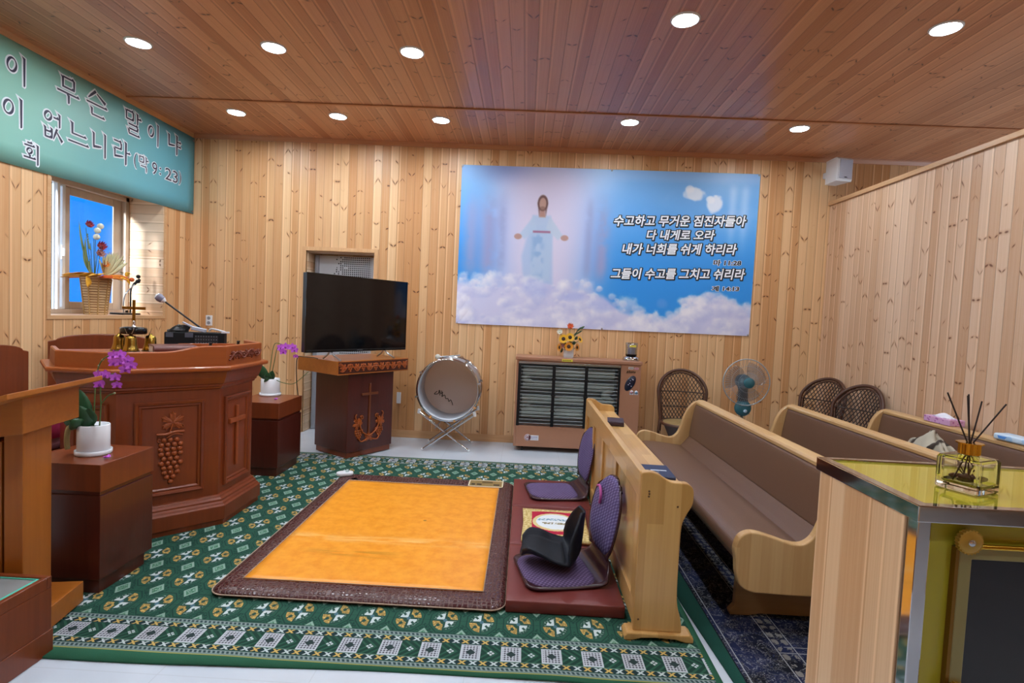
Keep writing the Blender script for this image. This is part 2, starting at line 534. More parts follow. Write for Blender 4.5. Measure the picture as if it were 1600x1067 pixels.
# window: outer frame, a sliding sash with a clear pane, the open half
M['sash'] = wood('pale timber look vinyl', '#cdbba9', '#b9a492', 'z', rough=0.35)
M['vinyl'] = plain('white vinyl', '#e6e7ea', 0.3, var=0.02)
win = bpy.data.objects.new('window_1', None); COL.objects.link(win); win['kind'] = 'structure'
g = G().box(-4.36, -4.26, WY0, WY0+0.05, WZ0, WZ1).box(-4.36, -4.26, WY1-0.06, WY1-t, WZ0, WZ1)
g.box(-4.36, -4.26, WY0, WY1-t, WZ0+0.004, WZ0+0.045).box(-4.36, -4.26, WY0, WY1-t, WZ1-0.06, WZ1-t)
build('window_frame', g, M['sash'], win, 0.004)
def sash(y0, y1, x, wl, wr, wt, wb, mat, D=0.04):
    g = G().box(x, x+D, y0, y0+wl, WZ0+0.045, WZ1-0.06).box(x, x+D, y1-wr, y1, WZ0+0.045, WZ1-0.06)
    g.box(x, x+D, y0+wl, y1-wr, WZ0+0.045, WZ0+0.045+wb).box(x, x+D, y0+wl, y1-wr, WZ1-0.06-wt, WZ1-0.06)
    return build('sash', g, mat, win, 0.004)
s1 = sash(4.93, 5.665, -4.322, 0.09, 0.11, 0.075, 0.07, M['sash'], 0.012)
build('pane', G().box(-4.318, -4.315, 5.018, 5.557, 1.39, 2.42), pane('clear window glass', (0.94, 0.97, 0.98, 1), 0.05), s1)
s2 = sash(4.84, 4.925, -4.31, 0.03, 0.03, 0.02, 0.02, M['vinyl'])
g = G().box(-4.315, -4.30, 4.80, 4.815, WZ0+0.045, WZ1-0.06)
build('gap_shade', g, M['black_plastic'], win)  # black strip put in for the dark of the gap by the stile
g = G().box(-4.27, -4.255, 4.868, 4.893, 1.80, 1.93).box(-4.255, -4.235, 4.873, 4.888, 1.83, 1.90)
build('latch', g, M['vinyl'], win, 0.004)

# door in its recess
def door_paint():
    m, n = material('grey metal door with square holes', 0.35, 0.2)
    x, y, z = n.xyz()
    p = 0.0242
    u, v = (x+2.5)/p, z/p
    cu, cv = u.floor(), v.floor()
    fu, fv = (u.fract()-0.5).abs(), (v.fract()-0.5).abs()
    sq = fu.lt(0.30)*fv.lt(0.30)
    dens = (x+2.38).ramp(0.0, 0.33)
    on = n.white(cu, cv).lt(dens*1.15+0.02)*x.between(-2.39, -1.86)
    n.base(n.mix(sq*on, lin('#b9bdc6'), lin('#24262c')))
    return m
d = G().box(DX0+0.03, DX1-0.005, YB+0.2, YB+0.24, 0.01, DZ-0.03)
do = struct('door_1', d, door_paint())
build('hinge_stile', G().box(DX0+0.03, DX0+0.075, YB+0.185, YB+0.2, 0.01, DZ-0.03), plain('grey door edge', '#9aa0ab', 0.35, 0.3), do)
g = G().box(DX0-0.045, DX0, YB-0.016, YB+0.02, 0, DZ+0.045).box(DX1, DX1+0.045, YB-0.016, YB+0.02, 0, DZ+0.045).box(DX0, DX1, YB-0.016, YB+0.02, DZ, DZ+0.045)
struct('trim_7', g, M['pine_trim_v'], 0.003)
g = G().box(DX0-0.001, DX0+0.012, YB+0.02, YB+0.245, 0, DZ).box(DX1-0.012, DX1+0.001, YB+0.02, YB+0.245, 0, DZ).box(DX0, DX1, YB+0.02, YB+0.245, DZ-0.012, DZ+0.001)
struct('trim_8', g, M['pine_reveal'])
struct('wall_recess', G().box(DX0-0.1, DX1+0.1, YB+0.245, YB+0.3, 0, DZ+0.1), M['pine_back'])

# ------------------------------------------------------------------ recessed ceiling lamps
lamp = thing('downlight', '', 'ceiling light', group='recessed ceiling lamps')
g = G().lathe([(0.092, 0.0), (0.092, -0.004), (0.086, -0.010), (0.079, -0.010), (0.077, -0.004), (0.077, 0.0)], 32)
build('rim', g, M['white_plastic'], lamp)
build('diffuser', G().lathe([(0.077, -0.003), (0.070, -0.007), (0.04, -0.009), (0.001, -0.0095)], 28), emission('lamp glow', (0.83, 0.92, 1.0, 1), LAMP_W/(PI*0.0186)), lamp)
LS = [(-2.985, 4.073, 'round ceiling lamp nearest the green banner, in the nearer row'),
      (-1.962, 4.073, 'round ceiling lamp in the nearer row, second from the green banner'),
      (-0.927, 4.073, 'round ceiling lamp in the nearer row, third from the green banner'),
      (0.920, 3.522, 'round ceiling lamp nearest the top edge, right of the photo centre'),
      (2.534, 3.522, 'round ceiling lamp nearest the upper right corner, above the pine partition'),
      (-2.990, 5.456, 'round ceiling lamp beyond the ceiling strip, nearest the left banner corner'),
      (-1.961, 5.456, 'round ceiling lamp beyond the ceiling strip, above the television doorway'),
      (-0.928, 5.456, 'round ceiling lamp beyond the ceiling strip, above the left edge of the blue banner'),
      (0.918, 5.323, 'round ceiling lamp beyond the ceiling strip, above the middle of the blue banner'),
      (2.534, 5.323, 'round ceiling lamp beyond the ceiling strip, nearest the white wall speaker')]
for i, (x, y, lab) in enumerate(LS):
    if i == 0: lamp.location = (x, y, ZC); lamp['label'] = lab
    else: dup(lamp, (x, y, ZC), label=lab)
for x, y in ((-2.97, 2.69), (-1.96, 2.69), (-0.93, 2.69), (-2.97, 1.31), (-0.93, 1.31), (0.92, 1.72), (2.534, 1.72), (0.92, -0.08), (2.534, -0.08), (-1.96, -0.1)):
    dup(lamp, (x, y, ZC), label='round ceiling lamp of the rows over the near half of the room')

# ------------------------------------------------------------------ green banner on the left wall
def banner_green():
    m, n = material('printed green banner', 0.45)
    x, y, z = n.xyz()
    k = n.noise(n.vec(y*0.5, z*0.8), 2.0, 3.0)
    t = (y-3.6)/2.6 + (z-2.9)*-0.25 + (k-0.5)*0.2
    n.base(n.mix(t.ramp(0.0, 1.0), lin('#84b9a6'), lin('#5ba3b6')))
    return m
ban = thing('verse_banner', 'long green vinyl banner with dark Korean lettering high on the left wall', 'banner', (XL, 5.0, 2.9))
bx = XL+0.012
g = G().sheet(lambda u, v: (bx, 1.2+u*5.006, 2.425+0.05*max(0, (u*5.006-2.7)/2.3)+v*(3.332-2.425-0.05*max(0, (u*5.006-2.7)/2.3))), 40, 6, 0.004)
def at_parent(o, p):
    o.parent = p; o.matrix_parent_inverse = Matrix.Translation(p.location).inverted() @ Matrix()
    return o
b_o = at_parent(build('banner_sheet', g, banner_green()), ban)
M['ink'] = plain('navy ink', '#231f3c', 0.5, var=0.05)
M['white_ink'] = plain('white ink', '#dfe6ec', 0.5, var=0.02)

def _v(x, y0, y1, t=0.10):
    return [(x-t*1.0, y1), (x+t*0.5, y1-0.05), (x+t*0.46, y0+0.04), (x+t*0.15, y0), (x-t*0.25, y0+0.01), (x-t*0.40, y1-0.10)]
def _h(x0, x1, y, t=0.075):
    return [(x0, y+t*0.5), (x0+0.03, y-t*0.35), (x1, y-t*0.35), (x1+0.03, y), (x1-0.05, y+t*1.1), (x1-0.11, y+t*0.45)]
def _d(p, q, w0=0.11, w1=0.035):
    a, b = Vector(p), Vector(q); n = (b-a).orthogonal().normalized()
    return [tuple(a+n*w0/2), tuple(a-n*w0/2), tuple(a.lerp(b, 0.6)-n*(w0*0.4+w1*0.2)), tuple(b-n*w1/2), tuple(b+n*w1/2), tuple(a.lerp(b, 0.6)+n*(w0*0.3+w1*0.2))]
def _o(cx, cy, rx, ry): return ('o', cx, cy, rx, ry)
JAMO = {
 'i': [_o(.28, .56, .25, .25), _v(.86, 0, 1, .12)],
 'mu': [_v(.26, .52, .95), _v(.76, .52, .95), _h(.26, .76, .90), _h(.26, .76, .55), _h(0, 1, .36), _v(.52, 0, .36, .11)],
 'seun': [_d((.45, 1), (.10, .64)), _d((.50, .92), (.92, .66), .05, .13), _h(0, 1, .48), _v(.26, .05, .36), _h(.24, .88, .05)],
 'mal': [_v(.08, .58, .97), _v(.50, .58, .97), _h(.08, .5, .93), _h(.08, .5, .60), _v(.76, .5, 1, .11), _h(.76, 1, .76), _h(.2, .78, .42), _v(.78, .26, .42), _h(.22, .8, .24), _v(.24, .06, .24), _h(.22, .9, .04)],
 'nya': [_v(.16, .34, .92, .12), _d((.14, .36), (.60, .44), .09, .05), _v(.74, 0, 1, .12), _h(.74, 1.05, .66), _h(.74, 1.05, .44)],
 'eop': [_o(.24, .78, .2, .18), _h(.48, .76, .78), _v(.80, .48, 1, .11), _v(.10, .02, .42), _v(.42, .02, .42), _h(.10, .42, .24), _h(.10, .42, .04), _d((.68, .42), (.50, .02), .10), _d((.68, .30), (.95, .02), .05, .12)],
 'neu': [_v(.20, .46, .96, .12), _h(.18, .88, .48), _h(0, 1, .16)],
 'ni': [_v(.14, .32, .92, .12), _d((.12, .33), (.62, .40), .10, .05), _v(.84, 0, 1, .12)],
 'ra': [_h(.05, .50, .88), _v(.50, .58, .88), _h(.08, .52, .58), _v(.12, .24, .58), _d((.10, .24), (.62, .32), .09, .05), _v(.78, 0, 1, .12), _h(.78, 1.05, .52)],
 'mak': [_v(.08, .55, .95), _v(.50, .55, .95), _h(.08, .5, .91), _h(.08, .5, .57), _v(.76, .46, 1, .11), _h(.76, 1, .74), _h(.2, .78, .34), _v(.80, 0, .34, .11)],
 'hoe': [_h(.24, .56, .97, .09), _h(.06, .72, .84, .09), _o(.40, .60, .20, .16), _v(.42, .30, .46, .12), _h(.02, .78, .27, .09), _v(.92, 0, 1, .13)],
}
def syllable(g, key, y0, y1, z0, z1, x, grow=0.0):
    W_, H_ = y1-y0, z1-z0
    for s_i, s in enumerate(JAMO[key]):
        e = x+s_i*0.00006
        if s[0] == 'o':
            _, cx, cy, rx, ry = s
            n = 28; v = []
            for i in range(n):
                a = 2*PI*i/n; th = 0.085+0.03*math.cos(2*(a-2.4))
                for k in (0, 1):
                    ax = rx*W_+(grow if k == 0 else -th*W_-grow); ay = ry*H_+(grow if k == 0 else -th*0.8*H_-grow)
                    v.append((e, y0+cx*W_+ax*math.cos(a), z0+cy*H_+ay*math.sin(a)))
            g.add(v, [(2*i, 2*((i+1) % n), 2*((i+1) % n)+1, 2*i+1) for i in range(n)])
            continue
        P = [(y0+p[0]*W_, z0+p[1]*H_) for p in s]
        area = sum(P[i-1][0]*P[i][1]-P[i][0]*P[i-1][1] for i in range(len(P)))
        if area < 0: P.reverse()
        if grow: P = offset_poly(P, grow)
        g.add([(e, *p) for p in P], [tuple(range(len(P)))])
TXT = [('i', 3.947, 4.116, 3.032, 3.255), ('mu', 4.377, 4.596, 3.06, 3.285), ('seun', 4.671, 4.903, 3.058, 3.278), ('mal', 5.124, 5.34, 3.044, 3.276), ('i', 5.434, 5.608, 3.043, 3.271), ('nya', 5.721, 5.945, 3.049, 3.264),
       ('i', 3.921, 4.092, 2.716, 2.939), ('eop', 4.254, 4.442, 2.721, 2.947), ('neu', 4.486, 4.70, 2.735, 2.945), ('ni', 4.73, 4.914, 2.725, 2.945), ('ra', 4.976, 5.185, 2.736, 2.957), ('mak', 5.313, 5.448, 2.739, 2.893), ('hoe', 4.085, 4.219, 2.475, 2.635)]
LINES = [(TXT[:6], ()), (TXT[6:12], (('(', 5.249, 5.285, 2.742, 2.889), ('9', 5.505, 5.58, 2.752, 2.876), (':', 5.616, 5.642, 2.772, 2.846), ('23', 5.706, 5.913, 2.748, 2.874), (')', 5.931, 5.972, 2.745, 2.889))), (TXT[12:], ())]
def flat(v, x): return [(x+max(-0.0004, min(0.0004, p[2])), p[0], p[1]) for p in v]
def letter(gi, go):
    l = at_parent(build('letter', gi, M['ink'], recalc=False), ban)
    build('letter_outline', go, M['white_ink'], l, recalc=False)
for syl, signs in LINES:
    for k, y0, y1, z0, z1 in syl:
        gi, go = G(), G()
        syllable(go, k, y0, y1, z0, z1, bx+0.0012, 0.011)
        syllable(gi, k, y0, y1, z0, z1, bx+0.0034)
        letter(gi, go)
    for sg, y0, y1, z0, z1 in signs:
        gi, go = G(), G()
        vs, fs = glyphs(sg); ov, of = glyphs(sg, bevel=0.05)
        gi.add(flat(fit(vs, y0, y1, z0, z1), bx+0.0034), fs)
        w = 0.008
        go.add(flat(fit(ov, y0-w, y1+w, z0-w, z1+w), bx+0.0016), of)
        letter(gi, go)
for y, z in ((6.185, 3.30), (6.185, 2.50)):
    at_parent(build('grommet', G().lathe([(0.013, 0), (0.013, 0.004), (0.006, 0.005), (0.006, 0)], 14, (bx, y, z), Ry(PI/2)), M['steel']), ban)

# ------------------------------------------------------------------ blue banner on the back wall
def banner_print():
    """printed picture as colours on a fine grid: sky, cloud bank, pale glow, a plain robed figure"""
    Wn, Hn = 460, 250
    rs = np.random.RandomState(5)
    s, t = np.meshgrid(np.linspace(0, 1, Wn), np.linspace(0, 1, Hn))
    ar = 3.352/1.805
    def col(h): return np.array([int(h[i:i+2], 16) for i in (1, 3, 5)], float)
    def sm(a, b, x):
        k = np.clip((x-a)/(b-a), 0, 1); return k*k*(3-2*k)
    def noise(f, o=4, seed=0):
        r = np.random.RandomState(seed); out = np.zeros_like(s); amp, tot = 1, 0
        for i in range(o):
            n = max(2, int(f*2**i)); gx = r.rand(n+2, int(n*ar)+3)
            y, x = t*n, s*n*ar
            yi, xi = y.astype(int), x.astype(int); fy, fx = y-yi, x-xi
            fy, fx = fy*fy*(3-2*fy), fx*fx*(3-2*fx)
            out += amp*((gx[yi, xi]*(1-fx)+gx[yi, xi+1]*fx)*(1-fy)+(gx[yi+1, xi]*(1-fx)+gx[yi+1, xi+1]*fx)*fy)
            tot += amp; amp *= 0.55
        return out/tot
    img = np.zeros((Hn, Wn, 3))
    def over(mask, c):
        nonlocal img
        c = np.asarray(c)
        img = img*(1-mask[..., None])+mask[..., None]*(c if c.ndim == 3 else c[None, None])
    g1 = sm(0, 0.75, t)[..., None]
    img = col('#79b3ee')*(1-g1)+col('#2a93ea')*g1
    over(sm(0.06, 0.0, t-0.03)*0.4*sm(0.4, 0.6, s), col('#a9c9f2'))
    n1 = noise(3, 5, 1)
    over(sm(0.42, 0.75, n1)*0.55*sm(0.5, 0.62, s)*sm(0.45, 0.15, t), col('#c2d7f5'))
    # pale glow
    gl = np.exp(-(np.abs(s-0.285)/(0.185+0.03*(n1-0.5)))**3.2)*sm(-0.25, 0.12, t)
    over(gl*0.97, col('#d6cfee'))
    core = np.exp(-((s-0.28)/0.12)**2-((t-0.42)/0.40)**2)
    over(core*0.65, col('#e7def2'))
    # haze at the sides of the glow
    for c0, w0, k0 in ((0.10, 0.028, 1.0), (0.145, 0.016, 0.7), (0.44, 0.014, 0.7), (0.04, 0.025, 0.8), (0.485, 0.022, 1.0)):
        st = noise(9, 4, int(c0*100))
        over(np.exp(-((s-c0)/w0)**2)*sm(0.12, 0.34, t+0.1*(st-0.5))*sm(0.75, 0.6, t)*k0*sm(0.15, 0.55, st), col('#98a0d2'))
    over(np.exp(-((s-0.14)/0.09)**2)*sm(0.14, 0.0, t)*0.6, col('#7d8cca'))
    # light shafts and two pale wisps on the right
    for c0 in (0.915, 0.955): over(np.exp(-((s-c0)/0.014)**2)*sm(0.05, 0.12, t)*sm(0.55, 0.25, t)*0.4, col('#dbe8fb'))
    def blob(cx, cy, rx, ry, soft=0.35, wob=0.0, seed=0):
        q = ((s-cx)/rx)**2+((t-cy)/ry)**2
        if wob: q = q*(1+wob*(noise(14, 3, seed)-0.5)*2)
        return sm(1+soft, 1-soft, q)
    for cx, cy in ((0.785, 0.135), (0.855, 0.195)):
        over(blob(cx, cy, 0.026, 0.038, 0.5, 0.9, 3)*0.9, col('#e9edf9'))
        over(blob(cx-0.016, cy-0.03, 0.014, 0.022, 0.5, 0.6, 4)*0.8, col('#e9edf9'))
    # plain robed figure
    def poly(pts, soft=0.004):
        m = np.ones_like(s)*1e9; P = [np.array(p) for p in pts]
        ins = np.zeros_like(s, bool)
        for i in range(len(P)):
            a, b = P[i-1], P[i]
            ax, ay = a[0]*ar, a[1]; bx_, by = b[0]*ar, b[1]
            x, y = s*ar, t
            l2 = (bx_-ax)**2+(by-ay)**2+1e-12
            k = np.clip(((x-ax)*(bx_-ax)+(y-ay)*(by-ay))/l2, 0, 1)
            m = np.minimum(m, np.hypot(x-ax-k*(bx_-ax), y-ay-k*(by-ay)))
            c = ((ay > y) != (by > y)) & (x < (bx_-ax)*(y-ay)/(by-ay+1e-12)+ax)
            ins ^= c
        d = np.where(ins, m, -m)
        return sm(-soft, soft, d)
    over(poly([(0.24, .36), (.215, .56), (.225, .72), (.325, .73), (.318, .5), (.31, .36)], 0.015)*0.8, col('#a9c4ea'))
    over(poly([(.246, .30), (.308, .30), (.318, .40), (.312, .72), (.25, .72), (.24, .42)], 0.010)*0.9, col('#b4cbea'))
    fold = noise(26, 2, 8)
    over(poly([(.248, .42), (.29, .42), (.285, .72), (.25, .72)], 0.02)*0.6*sm(0.3, 0.7, fold), col('#7fa9dd'))
    over(poly([(.252, .30), (.205, .42), (.222, .45), (.262, .38)], 0.008)*0.9, col('#b9cfec'))
    over(poly([(.304, .30), (.352, .42), (.336, .45), (.294, .38)], 0.008)*0.9, col('#c3d3ea'))
    over(blob(.200, .435, .013, .018)*0.9, col('#b98f86')); over(blob(.358, .435, .013, .018)*0.9, col('#b98f86'))
    over(poly([(.250, .395), (.309, .395), (.309, .408), (.250, .408)], 0.004)*0.8, col('#a0587e'))
    over(poly([(.272, .25), (.286, .25), (.29, .31), (.268, .31)], 0.006), col('#b98f84'))
    over(blob(.279, .222, .0175, .050, 0.25)*0.95, col('#6a4a48'))
    over(poly([(.2615, .22), (.268, .30), (.272, .24)], 0.006)*0.9, col('#6a4a48')); over(poly([(.2965, .22), (.291, .30), (.286, .24)], 0.006)*0.9, col('#6a4a48'))
    over(blob(.279, .226, .0115, .037, 0.3)*0.95, col('#c09a8c'))
    over(blob(.279, .256, .0095, .014, 0.5)*0.65, col('#86625a'))
    # cloud bank, painted from the back to the front
    def top(x): return np.interp(x, [0, .08, .2, .3, .42, .5, .56, .62, .66, .70, .76, .82, .9, .95, 1.0], [.66, .69, .66, .70, .68, .72, .80, .83, .86, .86, .80, .74, .69, .72, .80])
    over(sm(-0.01, 0.04, t-top(s)-0.06), col('#cfd0f0'))
    puffs = []
    for i in range(230):
        x = rs.rand(); dpt = rs.rand()**1.3
        y = top(x)+0.02+dpt*(1.02-top(x)); r = (0.022+0.085*rs.rand()**1.6)*(0.7+0.7*dpt)
        puffs.append((y, x, r))
    wob = noise(15, 5, 12)
    for y, x, r in sorted(puffs):
        dx, dy = (s-x)*ar/r, (t-y)/(r*0.8)
        q = np.hypot(dx, dy)*(1+1.1*(wob-0.5))
        lit = sm(0.9, -1.0, dy*0.8+dx*0.35+(wob-0.5)*1.2)[..., None]
        c = col('#b7bde8')*(1-lit)+col('#f1effa')*lit
        over(sm(1.05, 0.45, q)*0.60, c)
    for cx, cy, rx, ry in ((.50, .84, .05, .05), (.27, .76, .05, .05), (.70, .82, .02, .03), (.40, .80, .04, .03)):
        over(blob(cx, cy, rx, ry, 0.9, 0.8, 9)*0.35, col('#8ea4ea'))
    a = np.clip(img/255, 0, 1)
    a = np.where(a <= 0.04045, a/12.92, ((a+0.055)/1.055)**2.4)
    # the sheet itself, lightly creased at its lower left corner
    X0, X1 = -0.796, 2.560
    zt = 3.156+0.024*s; zb = 1.356+0.007*s
    x = X0+(X1-X0)*s-0.012*t*s; z = zt+(zb-zt)*t
    crease = 0.005*np.exp(-(((s)/0.07)**2+((t-1)/0.25)**2))*np.sin((s*ar*1.5-(1-t))*38+2*t)
    y = YB-0.012-np.abs(crease)
    vs = np.stack([x, y, z], -1).reshape(-1, 3)
    ii = np.arange((Hn-1)*Wn).reshape(Hn-1, Wn)[:, :-1].ravel()
    fs = np.stack([ii, ii+Wn, ii+Wn+1, ii+1], -1)
    me = bpy.data.meshes.new('banner_sheet')
    me.from_pydata(vs.tolist(), [], fs.tolist())
    me.polygons.foreach_set('use_smooth', [True]*len(fs))
    at = me.color_attributes.new('print', 'FLOAT_COLOR', 'POINT')
    at.data.foreach_set('color', np.concatenate([a.reshape(-1, 3), np.ones((Hn*Wn, 1))], 1).astype(np.float32).ravel())
    m, n = material('printed sky picture', 0.42)
    ca = n.new('ShaderNodeVertexColor'); ca.layer_name = 'print'
    n.base(ca.outputs['Color'])
    me.materials.append(m)
    o = bpy.data.objects.new('banner_sheet', me); COL.objects.link(o)
    return o
bb = thing('verse_banner', 'wide blue sky and cloud banner with white Korean lettering on the back wall', 'banner', (0.88, YB, 1.36))
at_parent(banner_print(), bb)
M['letter_white'] = plain('letter white', '#f2f4fa', 0.45, var=0.02)
M['letter_black'] = plain('letter black', '#101524', 0.5, var=0.02)
LN = [('수고하고 무거운 짐진자들아', 0.955, 2.43, 2.625, 0.118, 1), ('다 내게로 오라', 1.33, 2.09, 2.468, 0.110, 1), ('내가 너희를 쉬게 하리라', 1.065, 2.345, 2.309, 0.118, 1),
      ('마 11:28', 2.10, 2.405, 2.178, 0.062, 0), ('그들이 수고를 그치고 쉬리라', 0.95, 2.455, 2.030, 0.118, 1), ('계 14:13', 2.10, 2.40, 1.887, 0.056, 0)]
for body, x0, x1, zc, hh, big in LN:
    gi, go = G(), G(); xm = (x0+x1)/2
    vs, fs = glyphs(body, 0.16 if big else 0.05, 0.027 if big else 0.030)
    ov, of = glyphs(body, 0.16 if big else 0.05, 0.092 if big else 0.085)
    core = glyphs(body, 0.16 if big else 0.05)[0]
    def place(v, dx, dz, y):
        q = fit(v, x0, x1, -hh/2, hh/2, core)
        return [(p[0]+dx, y-max(-0.0004, min(0.0004, p[2])), zc+p[1]+(p[0]-xm)*0.036+dz) for p in q]
    if big:
        go.add(place(ov, 0.006, -0.007, YB-0.0135), of); go.add(place(ov, 0.0, 0.0, YB-0.0137), of)
        gi.add(place(vs, 0, 0, YB-0.0152), fs)
    else:
        go.add(place(ov, 0, 0, YB-0.0137), of); gi.add(place(vs, 0, 0, YB-0.0152), fs)
    ink, edge = (M['letter_white'], M['letter_black']) if big else (M['letter_black'], M['letter_white'])
    lo_ = at_parent(build('lettering', gi, ink, recalc=False), bb)
    build('letter_outline', go, edge, lo_, recalc=False)
for x, z in ((-0.785, 3.145), (2.545, 3.168), (2.535, 1.372), (-0.785, 1.366), (0.9, 3.157), (0.88, 1.368)):
    at_parent(build('grommet', G().lathe([(0.011, 0), (0.011, 0.003), (0.005, 0.004), (0.005, 0)], 12, (x, YB-0.013, z), Rx(PI/2)), M['steel']), bb)

# ------------------------------------------------------------------ wall speaker, sockets
sp = thing('wall_speaker', 'white speaker hung in the top corner beside the partition', 'speaker', (3.30, 6.0, 3.06), R(10))
sp.scale = (0.86, 1, 0.88)
g = G(); g.loft([[(-0.105, -0.09, 0), (0.105, -0.09, 0), (0.075, 0.11, 0.0), (-0.075, 0.11, 0.0)], [(-0.105, -0.10, 0.02), (0.105, -0.10, 0.02), (0.075, 0.11, 0.02), (-0.075, 0.11, 0.02)], [(-0.105, -0.10, 0.265), (0.105, -0.10, 0.265), (0.075, 0.11, 0.265), (-0.075, 0.11, 0.265)], [(-0.105, -0.075, 0.285), (0.105, -0.075, 0.285), (0.075, 0.11, 0.285), (-0.075, 0.11, 0.285)]])
build('cabinet', g, M['white_plastic'], sp, 0.006)
build('grille', G().box(-0.075, 0.095, -0.106, -0.10, 0.03, 0.255), plain('grey speaker cloth', '#b9bcc9', 0.7, var=0.1, scale=400), sp, 0.003)
build('badge', G().box(-0.01, 0.025, -0.109, -0.106, 0.04, 0.048), M['black_plastic'], sp)
build('bracket', G().box(-0.03, 0.03, 0.11, 0.20, 0.10, 0.17), M['white_plastic'], sp, 0.004)

def socket(x, z, label, h=0.12, w=0.075, n=2):
    s = thing('wall_socket', label, 'socket', (x, YB, z))
    build('cover', G().box(-w/2, w/2, -0.012, 0, -h/2, h/2), M['white_plastic'], s, 0.004)
    for k in range(n):
        zc = (k-(n-1)/2)*0.055
        g = G().lathe([(0.020, 0.0), (0.020, 0.003), (0.014, 0.003), (0.013, 0.0005)], 16, (0, -0.012, zc), Rx(PI/2))
        build('outlet', g, plain('grey outlet', '#8d9098', 0.4), s)
    return s
socket(-3.676, 1.257, 'white double wall socket under the window corner, left of the doorway')
socket(-1.425, 0.46, 'white wall plate low beside the right edge of the television stand', 0.13, 0.05, 0)
# ------------------------------------------------------------------ woods and other shared materials
M['mahog'] = wood('dark red brown wood', '#5a241a', '#38130d', 'z', 0.7, 0.32, 0.15)
M['mahog_mid'] = wood('red brown wood', '#84401f', '#5d2711', 'z', 0.6, 0.33, 0.12)
M['pulpit'] = wood('pulpit wood', '#8a401b', '#65280e', 'z', 0.5, 0.36, 0.1)
M['pulpit_h'] = wood('pulpit rail wood', '#a5541f', '#843c12', 'x', 0.5, 0.36, 0.1)
M['carved'] = plain('carved wood', '#944820', 0.42, var=0.15)
M['orange_wood'] = wood('orange brown wood', '#b56c27', '#8e4b14', 'z', 0.5, 0.34, 0.1)
M['orange_wood_h'] = wood('orange brown top', '#b86f2a', '#924e17', 'x', 0.5, 0.34, 0.1)
M['carved_orange'] = plain('orange carving', '#a04f1c', 0.4, var=0.15)
M['oak'] = wood('light oak staves', '#d3a768', '#a8783c', 'z', 0.8, 0.36, 0.25, 0.42, 0.075)
M['oak_y'] = wood('light oak rail', '#d8af72', '#b3854a', 'y', 0.8, 0.36, 0.25, 0.42, 0.06)
M['oak_panel'] = wood('light oak panel', '#c9a167', '#a5783e', 'z', 0.8, 0.34, 0.25, 0.42, 0.09)
M['beech'] = wood('pale pew wood', '#d0ac7a', '#b0824c', 'z', 0.8, 0.36, 0.2, 0.42, 0.05)
M['beech_y'] = wood('pale pew rail', '#d3b080', '#b88c56', 'y', 0.8, 0.36, 0.2, 0.42, 0.06)
M['foot_brown'] = wood('pew foot', '#9a744c', '#7d5936', 'x', 0.8, 0.4)
M['leather'] = plain('brown leatherette', '#6a4d3c', 0.38, var=0.07, scale=160, bump=0.05)
M['purple'] = None
M['gloss_black'] = plain('glossy black', '#050507', 0.08, var=0.0)

